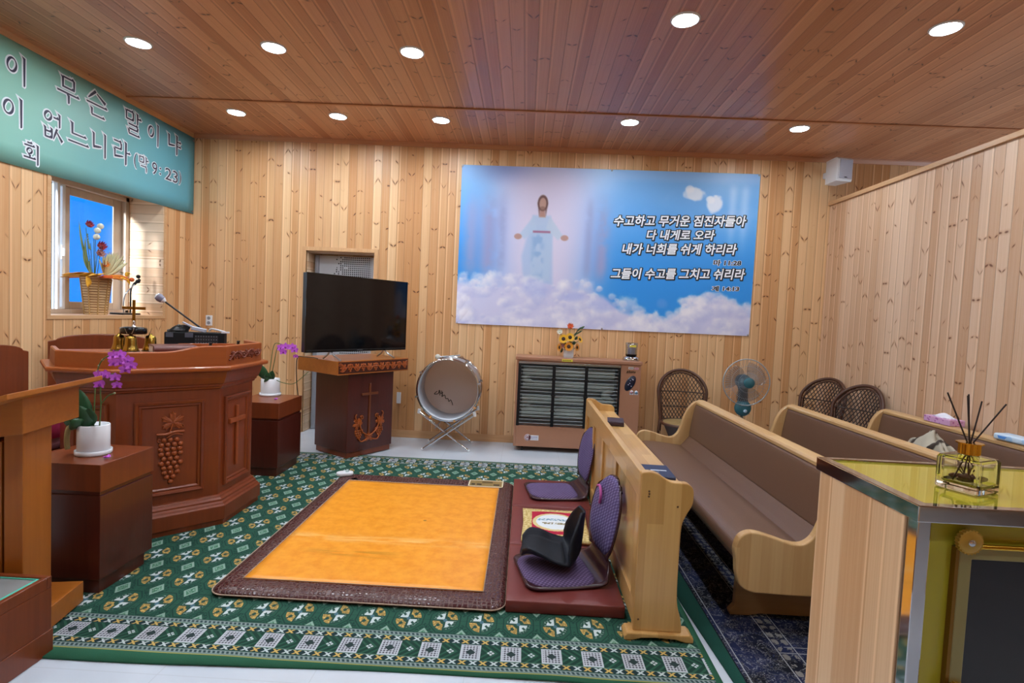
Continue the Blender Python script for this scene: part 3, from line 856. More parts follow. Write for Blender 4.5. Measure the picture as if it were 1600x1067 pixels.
# ------------------------------------------------------------------ carpets
def carpet_green():
    m, n = material('green figured carpet', 0.9, 0, 0.15)
    x, y, z = n.xyz()
    fuzz = n.noise(n.vec(x, y), 260.0, 2.0)
    mott = n.noise(n.vec(x, y), 95.0, 1.0)
    GRN, DRK, WHT, YEL, GRY = lin('#2c5747'), lin('#1a352f'), lin('#c3cfd0'), lin('#cfae62'), lin('#88a596')
    col = n.mix(fuzz.ramp(0.3, 0.7), lin('#284f40'), GRN)
    PX, PY = 0.1745, 0.252
    dx = ((x+1.884+PX*20.5)/PX).fract()*PX-PX/2
    dy = ((y-2.503+PY*4.5)/PY).fract()*PY-PY/2
    ax, ay = dx.abs(), dy.abs()
    # thin dark lines joining the medallions
    line = (ax.lt(0.0016)).mx(ay.lt(0.0020))*0.5
    col = n.mix(line, col, DRK)
    # half-drop diamonds
    ex = ((x+1.884+PX*20)/PX).fract()*PX-PX/2
    ey = ((y-2.503+PY*4)/PY).fract()*PY-PY/2
    dd = ex.abs()/0.036+ey.abs()/0.056
    col = n.mix(dd.between(1.12, 1.75)*(mott.gt(0.5))*0.8, col, DRK)
    col = n.mix(dd.between(0.66, 1.0), col, GRY)
    col = n.mix(dd.lt(0.66), col, lin('#47775c'))
    col = n.mix((dd.lt(0.55))*(mott.gt(0.52)), col, GRY)
    # medallions
    e = ((ax/0.060).pow(2.0)+(ay/0.084).pow(2.0)).sqrt()
    oc = (ax/0.074).mx(ay/0.104).mx((ax/0.074+ay/0.104)*0.70)
    col = n.mix(oc.between(0.92, 1.0)*0.75, col, DRK)
    col = n.mix(e.lt(1.0), col, lin('#28493f'))
    q = dx*dy
    mm = (ax/0.060).mn(ay/0.084)
    blob = (mott+fuzz*0.3).gt(0.60)
    t1 = (ax/0.060-ay/0.084).abs()
    yel = q.gt(0.0)*e.between(0.42, 0.98)*mm.gt(0.10)*((e.between(0.56, 0.80)*t1.lt(0.20)).inv())*((e.gt(0.80)*t1.lt(0.09)).inv())
    col = n.mix(yel, col, YEL)
    col = n.mix(yel*(blob+(e.between(0.66, 0.74))).mn(1.0)*0.55, col, lin('#4a3a26'))
    wht = q.lt(0.0)*e.between(0.16, 0.70)*mm.gt(0.07)*((e.gt(0.44)*t1.lt(0.13)).inv())
    col = n.mix(wht, col, WHT)
    col = n.mix((q.lt(0.0)*e.between(0.70, 0.92)*mott.gt(0.56))*0.7, col, GRY)
    col = n.mix(e.lt(0.16), col, lin('#4f6f7c'))
    # borders along the near and far ends
    def band(col, t):
        def put(mask, c, k=1.0):
            nonlocal col
            col = n.mix(mask*k, col, c)
        put(t.lt(0.285), lin('#22463a'))
        put(t.lt(0.035), lin('#2e5f47')); put(t.between(0.032, 0.038), lin('#a8a052'), 0.8)
        for a in (0.042, 0.254):
            put(t.between(a, a+0.026), lin('#8d9c9c'), 0.8)
            put(t.between(a+0.005, a+0.021)*((x/0.0195+t/0.05).fract().gt(0.45)), lin('#33474a'))
            put(t.between(a-0.004, a-0.001), GRY, 0.7)
        for a in (0.074, 0.218):
            put(t.between(a, a+0.030), lin('#1d3034'))
            u = (x/0.0878+40.0).fract()
            du = (u-0.5).abs()*0.0878
            v = (t-(a+0.015)).abs()
            star = ((du-0.021).abs()-v).abs().lt(0.0055)*v.lt(0.013)
            put(star*u.lt(0.5), WHT, 0.9); put(star*u.gt(0.5), YEL, 0.9)
            put(t.between(a+0.030, a+0.033), lin('#7fa78f'), 0.8)
        sq = t.between(0.108, 0.212)
        u = (x+1.751+0.1757*20.25)/0.1757
        fu = u.fract()
        cx = (fu-0.25).abs()*0.1757; cy = (t-0.160).abs()
        white = sq*fu.lt(0.5)
        put(sq, lin('#1c3a30')); put(sq*((cx*60.0+cy*60.0)*3.0).sin().gt(0.35)*fu.gt(0.5), lin('#2f5a47'), 0.8)
        put(white, lin('#b7bcc4'))
        ck = (((x+t)*230.0).sin()*((x-t)*230.0).sin()).gt(0.10)
        put(white*ck*cx.lt(0.037)*cy.lt(0.046), lin('#3a3440'), 0.9)
        put(white*(cx+cy).lt(0.022), lin('#2c3a3a'))
        fx2 = (fu-0.75).abs()*0.1757
        put(sq*fu.gt(0.5)*(fx2+cy).lt(0.017)*(fx2-cy).abs().gt(0.0025), WHT, 0.9)
        return col
    col = band(col, y-2.112)
    far = n.xyz()[1]
    col = band(col, (far*-1.0+5.325)*1.22)
    side = n.xyz()[0]*-1.0+0.88
    col = n.mix(side.lt(0.028), col, lin('#2e5f47'))
    n.base(n.mix(fuzz.ramp(0.2, 0.9)*0.25, col, DRK))
    n.bump(fuzz, 0.35, 0.004)
    return m
def carpet_mesh(x0, x1, y0, y1, h, nx, ny, edge=None):
    g = G()
    def fn(u, v):
        x, y = x0+(x1-x0)*u, y0+(y1-y0)*v
        z = h
        if edge:
            k = max(0.0, 1-(y-y0)/0.20)
            w = math.sin(x*4.2+1.0)*0.55+math.sin(x*9.7)*0.3
            z += 0.007*k*max(0, w)
            y += -0.010*k*math.sin(x*3.1)+(x+0.5)*0.022*k
        return (x, y, z)
    g.sheet(fn, nx, ny, h-0.0005)
    return g
c = build('floor_carpet', carpet_mesh(-3.4, 0.88, 2.112, 5.325, 0.009, 110, 60, True), carpet_green())
tag(c, 'green patterned carpet with yellow medallions under the orange heated mat', 'carpet')

def carpet_navy():
    m, n = material('navy figured carpet', 0.92, 0, 0.15)
    x, y, z = n.xyz()
    fuzz = n.noise(n.vec(x, y), 240.0, 2.0)
    a = n.noise(n.vec(x, y), 21.0, 3.0, 0.6, 1.4)
    b = n.noise(n.vec(x+7.0, y), 34.0, 3.0, 0.6, 1.0)
    col = n.mix(n.noise(n.vec(x, y), 4.0, 2.0).ramp(0.4, 0.6), lin('#12141f'), lin('#232a4c'))
    def put(mask, c, k=1.0):
        nonlocal col
        col = n.mix(mask*k, col, c)
    put((a-0.5).abs().lt(0.012)*b.gt(0.42), lin('#8d8f98'), 0.85)
    put((b-0.5).abs().lt(0.012)*a.gt(0.5), lin('#6d6a62'), 0.8)
    put(a.gt(0.66), lin('#3c4468'), 0.8)
    tx = x-0.925
    put(tx.lt(0.055), lin('#1f4a40'))
    put(tx.between(0.052, 0.058), lin('#10141c'))
    for p in (0.075, 0.285, 0.37):
        put(tx.between(p, p+0.005), lin('#aeb2b8'), 0.8)
    fl = ((y*55.0).sin()*((tx-0.33)*70.0).sin()).abs()
    put(tx.between(0.295, 0.365)*fl.gt(0.45)*a.gt(0.45), lin('#8f8c88'), 0.8)
    ty = y-2.40
    put(ty.abs().lt(0.0035)*tx.gt(0.285), lin('#9a9ca2'), 0.8)
    put(((ty-0.045).abs()).lt(0.003)*tx.gt(0.33), lin('#9a9ca2'), 0.7)
    n.base(n.mix(fuzz.ramp(0.3, 0.9)*0.3, col, lin('#0b0d14')))
    n.bump(fuzz, 0.35, 0.004)
    return m
def navy_edge(y): return 0.886+0.068*min(1.0, max(0.0, 2.80-y))
c = build('floor_carpet', G().sheet(lambda u, v: (navy_edge(1.3+3.95*v)*(1-u)+3.33*u, 1.3+3.95*v, 0.009), 40, 60, 0.0085), carpet_navy())
tag(c, 'dark navy patterned carpet under the pews, right of the green carpet', 'carpet')

# ------------------------------------------------------------------ heated mat
def croc():
    m, n = material('dark crocodile leatherette', 0.16, 0, 0.6)
    x, y, z = n.xyz()
    w = n.noise(n.vec(x, y), 9.0, 2.0)
    v = n.voronoi(n.vec(x+w*0.02, y*1.15), 44.0, 'DISTANCE_TO_EDGE')
    v.k.node.inputs['Randomness'].default_value = 0.45
    n.base(n.mix(v.ramp(0.02, 0.09), lin('#6b4c40'), lin('#42191c')))
    n.bump(v.ramp(0.0, 0.25), 0.8, 0.003)
    n.rough(v.ramp(0.0, 0.3)*-0.25+0.45)
    return m
def ondol():
    m, n = material('orange oiled floor paper', 0.33, 0, 0.4)
    x, y, z = n.xyz()
    a = n.noise(n.vec(x, y), 14.0, 5.0, 0.65)
    b = n.noise(n.vec(x*1.2, y*9.0), 3.0, 3.0)
    c = n.mix(a.ramp(0.3, 0.75), lin('#f2a032'), lin('#e28a18'))
    wear = ((y-3.27).abs()+(b-0.5)*0.10).ramp(0.085, 0.01)*b.ramp(0.40, 0.62)
    c = n.mix(wear*0.65, c, lin('#f3c173'))
    smear = ((y-3.08).abs()+(b-0.5)*0.08).ramp(0.07, 0.0)*((x+0.95).abs()).ramp(0.35, 0.1)*b.ramp(0.6, 0.4)
    c = n.mix(smear*0.45, c, lin('#9a6a1c'))
    spot = ((x+0.62).pow(2.0)+(y-3.62).pow(2.0)).sqrt().ramp(0.016, 0.006)
    c = n.mix(spot*0.8, c, lin('#7c5a30'))
    n.base(c)
    n.bump(a, 0.08, 0.003)
    return m
mat_ = thing('heated_mat', 'large orange heated mat with brown crocodile edging in the middle of the green carpet', 'heated mat', (-0.775, 3.59, 0.009))
MX0, MX1, MY0, MY1 = -1.515, -0.035, 2.585, 4.60
def rrect(x0, x1, y0, y1, r, n=6):
    out = []
    for cx, cy, a0 in ((x1-r, y0+r, -90), (x1-r, y1-r, 0), (x0+r, y1-r, 90), (x0+r, y0+r, 180)):
        for i in range(n+1):
            a = R(a0+90*i/n); out.append((cx+r*math.cos(a), cy+r*math.sin(a)))
    return out
P0 = rrect(MX0, MX1, MY0, MY1, 0.075)
g = G(); lv = [(-0.012, 0.009), (0.0, 0.016), (0.002, 0.022), (-0.006, 0.034), (-0.028, 0.046), (-0.06, 0.050), (-0.10, 0.047), (-0.125, 0.044)]
rings = [[(*p, z) for p in offset_poly(P0, o)] for o, z in lv]
g.loft(rings, True, True, True)
at_parent(build('border', g, croc()), mat_)
OX0, OX1, OY0, OY1 = -1.400, -0.150, 2.715, 4.40
g = G().sheet(lambda u, v: (OX0+(OX1-OX0)*u, OY0+(OY1-OY0)*v, 0.0475+0.0012*math.sin(v*17)*math.sin(u*4)), 30, 40, 0.006)
at_parent(build('sheet', g, ondol()), mat_)
M['cord_gold'] = plain('gold braid', '#b39a86', 0.5, var=0.35, scale=220)
Pb = offset_poly(P0, 0.004)
at_parent(build('edge_braid', G().tube([(*p, 0.026) for p in Pb], 0.0035, 5, True), M['cord_gold']), mat_)
at_parent(build('seam_braid', G().tube([(OX0, OY0, .049), (OX1, OY0, .049), (OX1, OY1, .049), (OX0, OY1, .049)], 0.0028, 5, True), M['cord_gold']), mat_)
lb = at_parent(build('label_plate', G().box(-0.405, -0.125, 4.405, 4.565, 0.048, 0.0515), plain('bronze label', '#9a8250', 0.35, 0.3, var=0.2)), mat_)
g = G().box(-0.41, -0.12, 4.40, 4.41, .049, .0525).box(-0.41, -0.12, 4.56, 4.57, .049, .0525).box(-0.41, -0.40, 4.40, 4.57, .049, .0525).box(-0.13, -0.12, 4.40, 4.57, .049, .0525)
at_parent(build('label_frame', g, plain('cream frame', '#e6d8b8', 0.4)), mat_)
g = G()
for i, (a, w_) in enumerate(((-.385, .03), (-.34, .04), (-.20, .05))): g.box(a, a+w_, 4.44, 4.475, .0515, .0522)
for k in range(3): g.box(-.30, -.21, 4.50+k*.016, 4.507+k*.016, .0515, .0522)
at_parent(build('label_marks', g, plain('dark print', '#35281a', 0.5)), mat_)
g = G(); g.prism(rrect(-0.07, 0.07, -0.045, 0.045, 0.04), 0, 0.028)
ctl = thing('mat_controller', 'pale grey remote controller lying at the far left corner of the orange mat', 'controller', (-1.475, 4.52, 0.050), R(25))
build('case', g, M['white_plastic'], ctl, 0.010)
build('dial', G().lathe([(0.016, 0.028), (0.015, 0.034), (0.001, 0.035)], 16, (0.02, 0, 0)), plain('grey dial', '#9fb4b4', 0.4), ctl)

# ------------------------------------------------------------------ folding floor mat of three maroon pads
M['maroon'] = plain('maroon leatherette', '#6e2e2a', 0.42, var=0.08, scale=14, bump=0.05)
fm = thing('folding_floor_mat', 'maroon folding floor mat of three pads between the orange mat and the wooden desk', 'floor mat', (0.27, 3.6, 0.009))
for i, (y0, y1) in enumerate(((2.60, 3.262), (3.266, 3.936), (3.940, 4.60))):
    g = G().sheet(lambda u, v: (-0.032+0.588*u, y0+(y1-y0)*v, 0.072+0.005*math.sin(PI*u)*math.sin(PI*v)), 12, 12, 0.062)
    at_parent(build('pad', g, M['maroon'], None, 0.006), fm)

def weave(name, c1, c2, scale=150.0):
    m, n = material(name, 0.8, 0, 0.25)
    x, y, z = n.xyz()
    a = (x*scale+z*scale*0.6).sin()*(y*scale+z*scale*0.8).sin()
    k = n.noise(n.vec(x, y, z), 25.0, 3.0)
    n.base(n.mix(a.ramp(-0.5, 0.9)*0.75+(k-0.5)*0.3, lin(c1), lin(c2)))
    n.bump(a, 0.3, 0.002)
    return m
M['purple'] = weave('purple woven cloth', '#4f3e60', '#84709a', 260)
M['purple_back'] = weave('purple backrest cloth', '#51426e', '#837aa6', 210)
M['shell'] = plain('dark plum plywood', '#3a2028', 0.25, var=0.1)

def floor_chair(name, label, loc, rz, lean, strip=True):
    """legless chair: bent shell with padded seat and back; its front looks along -x"""
    t = thing(name, label, 'floor chair', loc, rz, 'legless floor chairs')
    prof = smooth_path([(-0.21, 0.012), (-0.05, 0.004), (0.12, 0.004), (0.20, 0.014), (0.245, 0.055), (0.255+lean*0.07, 0.13), (0.255+lean*0.22, 0.26), (0.26+lean*0.42, 0.40), (0.265+lean*0.58, 0.53)], 6)
    n = len(prof)
    def half(v):
        if v < 0.42: return 0.205-0.05*max(0, (0.06-v)/0.06)**2
        if v < 0.62: return 0.205-0.075*math.sin(PI*(v-0.42)/0.40)
        k = (v-0.62)/0.38
        return 0.130+0.07*math.sin(PI*min(1, k*0.95))**0.7-0.045*k**3
    def fn(u, v):
        i = v*(n-1); a = prof[min(n-1, int(i))]; b = prof[min(n-1, int(i)+1)]; f = i-int(i)
        w = half(v); uu = 2*u-1
        k = max(0.0, (v-0.9)/0.1)
        return (a[0]+(b[0]-a[0])*f+0.02*uu*uu*(v > 0.6)*-1, uu*w, a[1]+(b[1]-a[1])*f-0.05*abs(uu)**3*k)
    build('shell', G().sheet(fn, 14, 46, 0.011), M['shell'], t)
    def pad(v0, v1, off, th, inset):
        def pf(u, v):
            vv = v0+(v1-v0)*v; uu = 2*u-1
            e = 1-abs(2*v-1)**4*0.42
            c = Vector(fn(0.5+uu*0.5*inset*e, vv)); d1 = Vector(fn(0.5, min(1, vv+0.01)))-Vector(fn(0.5, max(0, vv-0.01)))
            nn = Vector((-d1.z, 0, d1.x)).normalized()
            puff = (1-abs(uu)**4)*(1-abs(2*v-1)**6)
            return tuple(c+nn*(off+th*puff))
        return G().sheet(pf, 14, 16, 0.006)
    build('seat_pad', pad(0.01, 0.33, 0.006, 0.022, 0.93), M['purple'], t)
    build('back_pad', pad(0.60, 0.985, 0.006, 0.020, 0.93), M['purple_back'], t)
    return t
fc = floor_chair('floor_chair', 'nearer purple legless floor chair, with the black posture seat on it', (0.235, 2.915, 0.0765), R(13), 0.10)
g = G().tube(smooth_path([(0.255, 0.06, 0.36), (0.250, 0.035, 0.41), (0.258, 0.075, 0.45), (0.262, 0.12, 0.44)], 5), 0.008, 6)
build('pink_tag', g, plain('pink ribbon', '#b04a92', 0.6), fc)
floor_chair('floor_chair', 'farther purple legless floor chair at the far end of the maroon mat', (0.285, 4.27, 0.0765), R(9), 0.08)

# posture seat
ps = thing('posture_seat', 'black moulded posture seat standing on the nearer purple floor chair', 'posture seat', (0.20, 2.955, 0.116), R(0))
PSP = smooth_path([(-0.160, 0.030, 0.095), (-0.125, 0.054, 0.145), (-0.06, 0.045, 0.172), (0.02, 0.020, 0.185), (0.115, 0.020, 0.186), (0.162, 0.075, 0.178), (0.174, 0.15, 0.155), (0.179, 0.23, 0.120), (0.184, 0.292, 0.062)], 6)
def pfn(u, v):
    uu = 2*u-1; n = len(PSP)-1
    i = v*n; a = min(n-1, int(i)); p = PSP[a].lerp(PSP[a+1], i-a)
    k = v*v*(3-2*v)
    side = 0.060*abs(uu)**2.2*(1-k)+0.012*uu*uu
    fwd = 0.075*uu*uu*max(0.0, min(1.0, (v-0.40)/0.25))*(1-0.7*max(0.0, (v-0.75)/0.25))
    return (p.x-fwd, uu*p.z, p.y+side)
g = G().sheet(pfn, 18, 40, 0.014)
M['posture'] = plain('black moulded rubber', '#10141f', 0.6, spec=0.3, var=0.1)
build('shell', g, M['posture'], ps)
g = G()
for k in range(4):
    v = 0.56+k*0.07
    g.tube([tuple(Vector(pfn(0.5+s_, v))+Vector((-0.004, 0, 0.004))) for s_ in (-0.34, -0.2, -0.05, 0.1, 0.25)], 0.004, 5)
build('ribs', g, plain('dark rib', '#2a3040', 0.4), ps)
g = G().sheet(lambda u, v: tuple(Vector(pfn(0.13+0.74*u, 0.03+0.42*v))+Vector((0, 0, 0.010+0.006*math.sin(PI*u)))), 12, 12, 0.006)
build('seat_pad', g, plain('black pad cloth', '#12141d', 0.85, var=0.2), ps)
g = G().lathe([(0.016, 0), (0.014, 0.003), (0.001, 0.003)], 14, tuple(Vector(pfn(0.30, 0.10))+Vector((0, 0, 0.012))))
build('badge', g, plain('grey badge', '#6d737d', 0.4), ps)

# flat cushion with a printed oval
def print_cushion():
    m, n = material('printed tapestry', 0.75, 0, 0.2)
    x, y, z = n.xyz()
    nz = n.noise(n.vec(x, y), 60.0, 3.0)
    col = n.mix(nz.ramp(0.4, 0.62), lin('#d9c48c'), lin('#b79a55'))
    ax, ay = x.abs(), y.abs()
    inn = ax.lt(0.155)*ay.lt(0.195)
    col = n.mix(inn, col, lin('#b3213f'))
    e = ((x/0.150).pow(2.0)+(y/0.155).pow(2.0)).sqrt()+(nz-0.5)*0.10
    col = n.mix(e.lt(1.0), col, lin('#d8c68e'))
    col = n.mix(e.lt(0.84), col, lin('#dfe5ea'))
    col = n.mix(e.lt(0.80)*((y-0.03).abs().lt(0.018))*nz.gt(0.47), col, lin('#7ea0b4'))
    col = n.mix(e.lt(0.62)*((y+0.035).abs().lt(0.016))*nz.gt(0.47), col, lin('#8c8360'))
    n.base(col)
    return m
cu = thing('cushion', 'flat red and gold tapestry cushion with a pale oval, on the middle maroon pad', 'cushion', (0.262, 3.555, 0.0765), R(-1))
g = G().sheet(lambda u, v: ((2*u-1)*(0.212+0.008*abs(2*v-1)), (2*v-1)*(0.262+0.006*abs(2*u-1)), 0.020+0.018*(1-abs(2*u-1)**2.5)*(1-abs(2*v-1)**2.5)), 20, 20, 0.018)
build('cover', g, print_cushion(), cu)
# ------------------------------------------------------------------ pew front desk
PR = plain('dark plug', '#5a3a1c', 0.5)
dk = thing('pew_desk', 'light oak panelled front desk with a book shelf, left of the pews', 'pew desk', (0.68, 3.56, 0.0))
def dpart(name, g, mat, bev=0.003): return at_parent(build(name, g, mat, None, bev), dk)
out = [(0.562, 0.045), (0.562, 0.772)] + [tuple(p) for p in smooth_path([(0.566, 0.784), (0.60, 0.789), (0.64, 0.780), (0.668, 0.762), (0.70, 0.747), (0.74, 0.744), (0.776, 0.741), (0.800, 0.722), (0.806, 0.685), (0.800, 0.64), (0.775, 0.592), (0.760, 0.545), (0.756, 0.45), (0.756, 0.25), (0.762, 0.17), (0.778, 0.115), (0.786, 0.07)], 4)] + [(0.786, 0.045)]
foot = [(0.522, 0.010), (0.522, 0.030), (0.534, 0.046), (0.820, 0.046), (0.838, 0.032), (0.838, 0.010), (0.80, 0.010), (0.755, 0.022), (0.66, 0.026), (0.60, 0.022), (0.56, 0.010)]
for y in (2.448, 4.642):
    e = dpart('end_panel', G().prism(out, y, y+0.042, 'y'), M['oak'], 0.005)
    f = build('foot', G().prism(foot, y-0.022, y+0.064, 'y'), M['oak'], None, 0.006)
    f.parent = e
    if y < 3:
        for x, z in ((0.602, 0.70), (0.603, 0.688), (0.602, 0.676), (0.735, 0.635), (0.585, 0.10)):
            k = build('plug', G().lathe([(0.0045, 0), (0.0045, 0.002), (0.0005, 0.002)], 10, (x, y+0.0005, z), Rx(PI/2)), PR); k.parent = e
Y0, Y1 = 2.49, 4.642
dpart('top_rail', G().box(0.566, 0.600, Y0, Y1, 0.655, 0.775), M['oak_y'])
dpart('bottom_rail', G().box(0.568, 0.598, Y0, Y1, 0.055, 0.165), M['oak_y'])
for a, b in ((Y0, Y0+0.075), (3.13, 3.20), (3.66, 3.73), (4.15, 4.22), (Y1-0.06, Y1)):
    dpart('stile', G().box(0.568, 0.597, a, b, 0.165, 0.655), M['oak'], 0.003)
for a, b in ((Y0+0.075, 3.13), (3.20, 3.66), (3.73, 4.15), (4.22, Y1-0.06)):
    dpart('panel', G().box(0.582, 0.592, a, b, 0.165, 0.655), M['oak_panel'], 0)
dpart('shelf', G().box(0.600, 0.800, Y0, Y1, 0.664, 0.690), M['oak_y'])
dpart('shelf_under', G().box(0.600, 0.770, Y0, Y1, 0.55, 0.572), M['oak_y'])

def book(name, label, loc, rz, w, d, h, cover, edge=None, title=True):
    t = thing(name, label, 'book', loc, rz, 'bibles on the desk shelf')
    cv = plain('book cover', cover, 0.4, var=0.1)
    g = G().box(-w/2, w/2, -d/2, d/2, 0, 0.003).box(-w/2, w/2, -d/2, d/2, h-0.003, h)
    g.prism([(-w/2, 0), (-w/2, h), (-w/2-0.004, h*0.8), (-w/2-0.006, h/2), (-w/2-0.004, h*0.2)], -d/2, d/2, 'y')
    build('cover', g, cv, t, 0.001)
    build('pages', G().box(-w/2, w/2-0.005, -d/2+0.004, d/2-0.004, 0.003, h-0.003), plain('book pages', edge or '#d9d4cc', 0.7, var=0.1, scale=300), t)
    if title:
        g = G().box(-0.008, 0.008, -0.05, 0.03, h, h+0.0006).box(-0.035, -0.031, -0.006, 0.006, h, h+0.0006)
        build('title', g, plain('pale print', '#b9c2d2', 0.4), t)
    return t
book('bible', 'thick dark plum bible with pale page edges at the far end of the desk shelf', (0.715, 4.06, 0.6905), R(82), 0.165, 0.12, 0.036, '#35222c', '#d8d2cf', False)
book('bible', 'navy blue bible at the near end of the desk shelf', (0.712, 2.77, 0.6905), R(88), 0.21, 0.145, 0.020, '#1d2748')

# ------------------------------------------------------------------ pews
prof = [tuple(p) for p in smooth_path([(.035, .38), (.028, .43), (.045, .485), (.085, .512), (.135, .512), (.21, .492), (.28, .472), (.340, .470), (.385, .505), (.415, .575), (.440, .66), (.475, .735), (.525, .785), (.580, .803), (.625, .796), (.655, .765)], 4)]
prof += [(.663, .70), (.655, .24), (.50, .222), (.30, .222)] + [tuple(p) for p in smooth_path([(.13, .226), (.085, .24), (.055, .27), (.040, .32)], 4)]
def make_pew(label, loc):
    t = thing('pew', label, 'pew', loc, 0, 'pews behind the desk')
    for y in (0.0, 2.26):
        e = build('end_panel', G().prism(prof, y, y+0.045, 'y'), M['beech'], t, 0.008, 3)
        fy = 0.20 if y == 0 else 2.06
        ft = [(.105, 0.01), (.10, .03), (.125, .06), (.13, .24), (.62, .24), (.625, .06), (.65, .03), (.645, .01), (.58, .010), (.53, .022), (.25, .022), (.20, .010)]
        build('foot', G().prism(ft, fy, fy+0.035, 'y'), M['foot_brown'], t, 0.004)
    seat = [tuple(p) for p in smooth_path([(.075, .335), (.058, .37), (.065, .405), (.10, .425), (.20, .424), (.32, .412), (.425, .400)], 4)] + [(.43, .345), (.25, .345)]
    build('seat_cushion', G().prism(seat, 0.046, 2.259, 'y'), M['leather'], t, 0.004)
    build('seat_board', G().box(.10, .50, 0.046, 2.259, .318, .344), M['beech_y'], t, 0.003)
    low = [(.415, .398), (.52, .398), (.52, .49), (.488, .486), (.470, .462), (.440, .425)]
    build('lower_back_strip', G().prism(low, 0.046, 2.259, 'y'), M['leather'], t, 0.003)
    back = [tuple(p) for p in smooth_path([(.492, .487), (.488, .50), (.500, .60), (.516, .70), (.528, .755), (.540, .768)], 3)] + [(.565, .768), (.545, .487)]
    build('back_cushion', G().prism(back, 0.046, 2.259, 'y'), M['leather'], t, 0.004)
    bb_ = [(.53, .25), (.545, .487), (.567, .768), (.60, .768), (.60, .25)]
    build('back_board', G().prism(bb_, 0.046, 2.259, 'y'), M['beech_y'], t)
    rail = [tuple(p) for p in [(.532, .769), (.530, .788), (.540, .800), (.60, .803), (.628, .796), (.638, .778), (.636, .769)]]
    build('top_rail', G().prism(rail, 0.046, 2.259, 'y'), M['beech_y'], t, 0.003)
    return t
pw = make_pew('brown cushioned pew nearest the front desk, its scroll arm in the foreground', (1.0, 2.50, 0.0))
dup(pw, (1.80, 2.50, 0), label='middle brown cushioned pew of the three, between its two neighbours')
dup(pw, (2.62, 2.50, 0), label='brown cushioned pew nearest the pine partition, with tissue packs on its back rail')
PTOP = 0.803

# striped bundle on the third pew
def stripes():
    m, n = material('striped knit', 0.9, 0, 0.1)
    x, y, z = n.xyz()
    w = n.noise(n.vec(x, y, z), 7.0, 2.0)
    s = ((x*34.0+y*26.0+z*40.0)+w*9.0).sin()
    n.base(n.mix(s.ramp(0.35, 0.75), lin('#b5ad9c'), lin('#4a423c')))
    return m
sb = thing('scarf', 'crumpled beige and brown striped scarf heaped on the pew by the partition', 'scarf', (2.90, 3.83, 0.428), R(86))
rs_ = random.Random(3)
ph = [rs_.random()*6.28 for _ in range(8)]
def heap(u, v):
    th = 2*PI*u; r = math.sin(PI*v*0.5)
    lump = 1+0.16*math.sin(3*th+ph[0]+v*4)+0.10*math.sin(7*th+ph[1]+v*9)+0.06*math.sin(13*th+ph[2]-v*14)
    h = (1-v**2.2)*0.30*(1+0.16*math.sin(2*th+ph[3])+0.10*math.sin(5*th+v*11+ph[4]))
    return (0.36*r*lump*math.cos(th), 0.125*r*lump*math.sin(th), max(0.002, h))
build('cloth', G().sheet(heap, 72, 26, 0.006), stripes(), sb)

def tissue_mat(a, b, scale):
    m, n = material('printed tissue pack', 0.4)
    x, y, z = n.xyz()
    v = n.voronoi(n.vec(x, y, z), scale)
    n.base(n.mix(v.lt(0.30), lin(a), lin(b)))
    return m
tb = thing('tissue_box', 'pink flowered tissue box on the back rail of the pew by the partition', 'tissue box', (3.215, 4.16, PTOP+0.0005), R(2))
g = G().box(-0.058, 0.058, -0.125, 0.125, 0, 0.045)
build('carton', g, tissue_mat('#d8a8cf', '#b56db0', 40), tb, 0.003)
g = G().sheet(lambda u, v: ((2*u-1)*0.035, (2*v-1)*0.075, 0.045+0.030*(1-abs(2*v-1)**1.5)*(1-(2*u-1)**2)+0.006*math.sin(u*16+v*9)), 14, 20, 0.002)
build('tissue', g, plain('white tissue', '#e4e4ee', 0.8), tb)
wp = thing('tissue_pack', 'white and blue pack of wet tissues on the back rail, right edge of the photo', 'tissue pack', (3.20, 3.48, PTOP+0.0005), R(4))
build('pouch', G().box(-0.055, 0.055, -0.16, 0.16, 0, 0.042), tissue_mat('#c8ddf0', '#a6cdf0', 14), wp, 0.014, 3)
g = G(); g.prism([(0.06, 0.030), (0.125, 0.030), (0.115, 0.012), (0.075, 0.012)], -0.0565, -0.0550, 'x')
build('print', g, plain('blue print', '#4f8fdc', 0.4), wp)

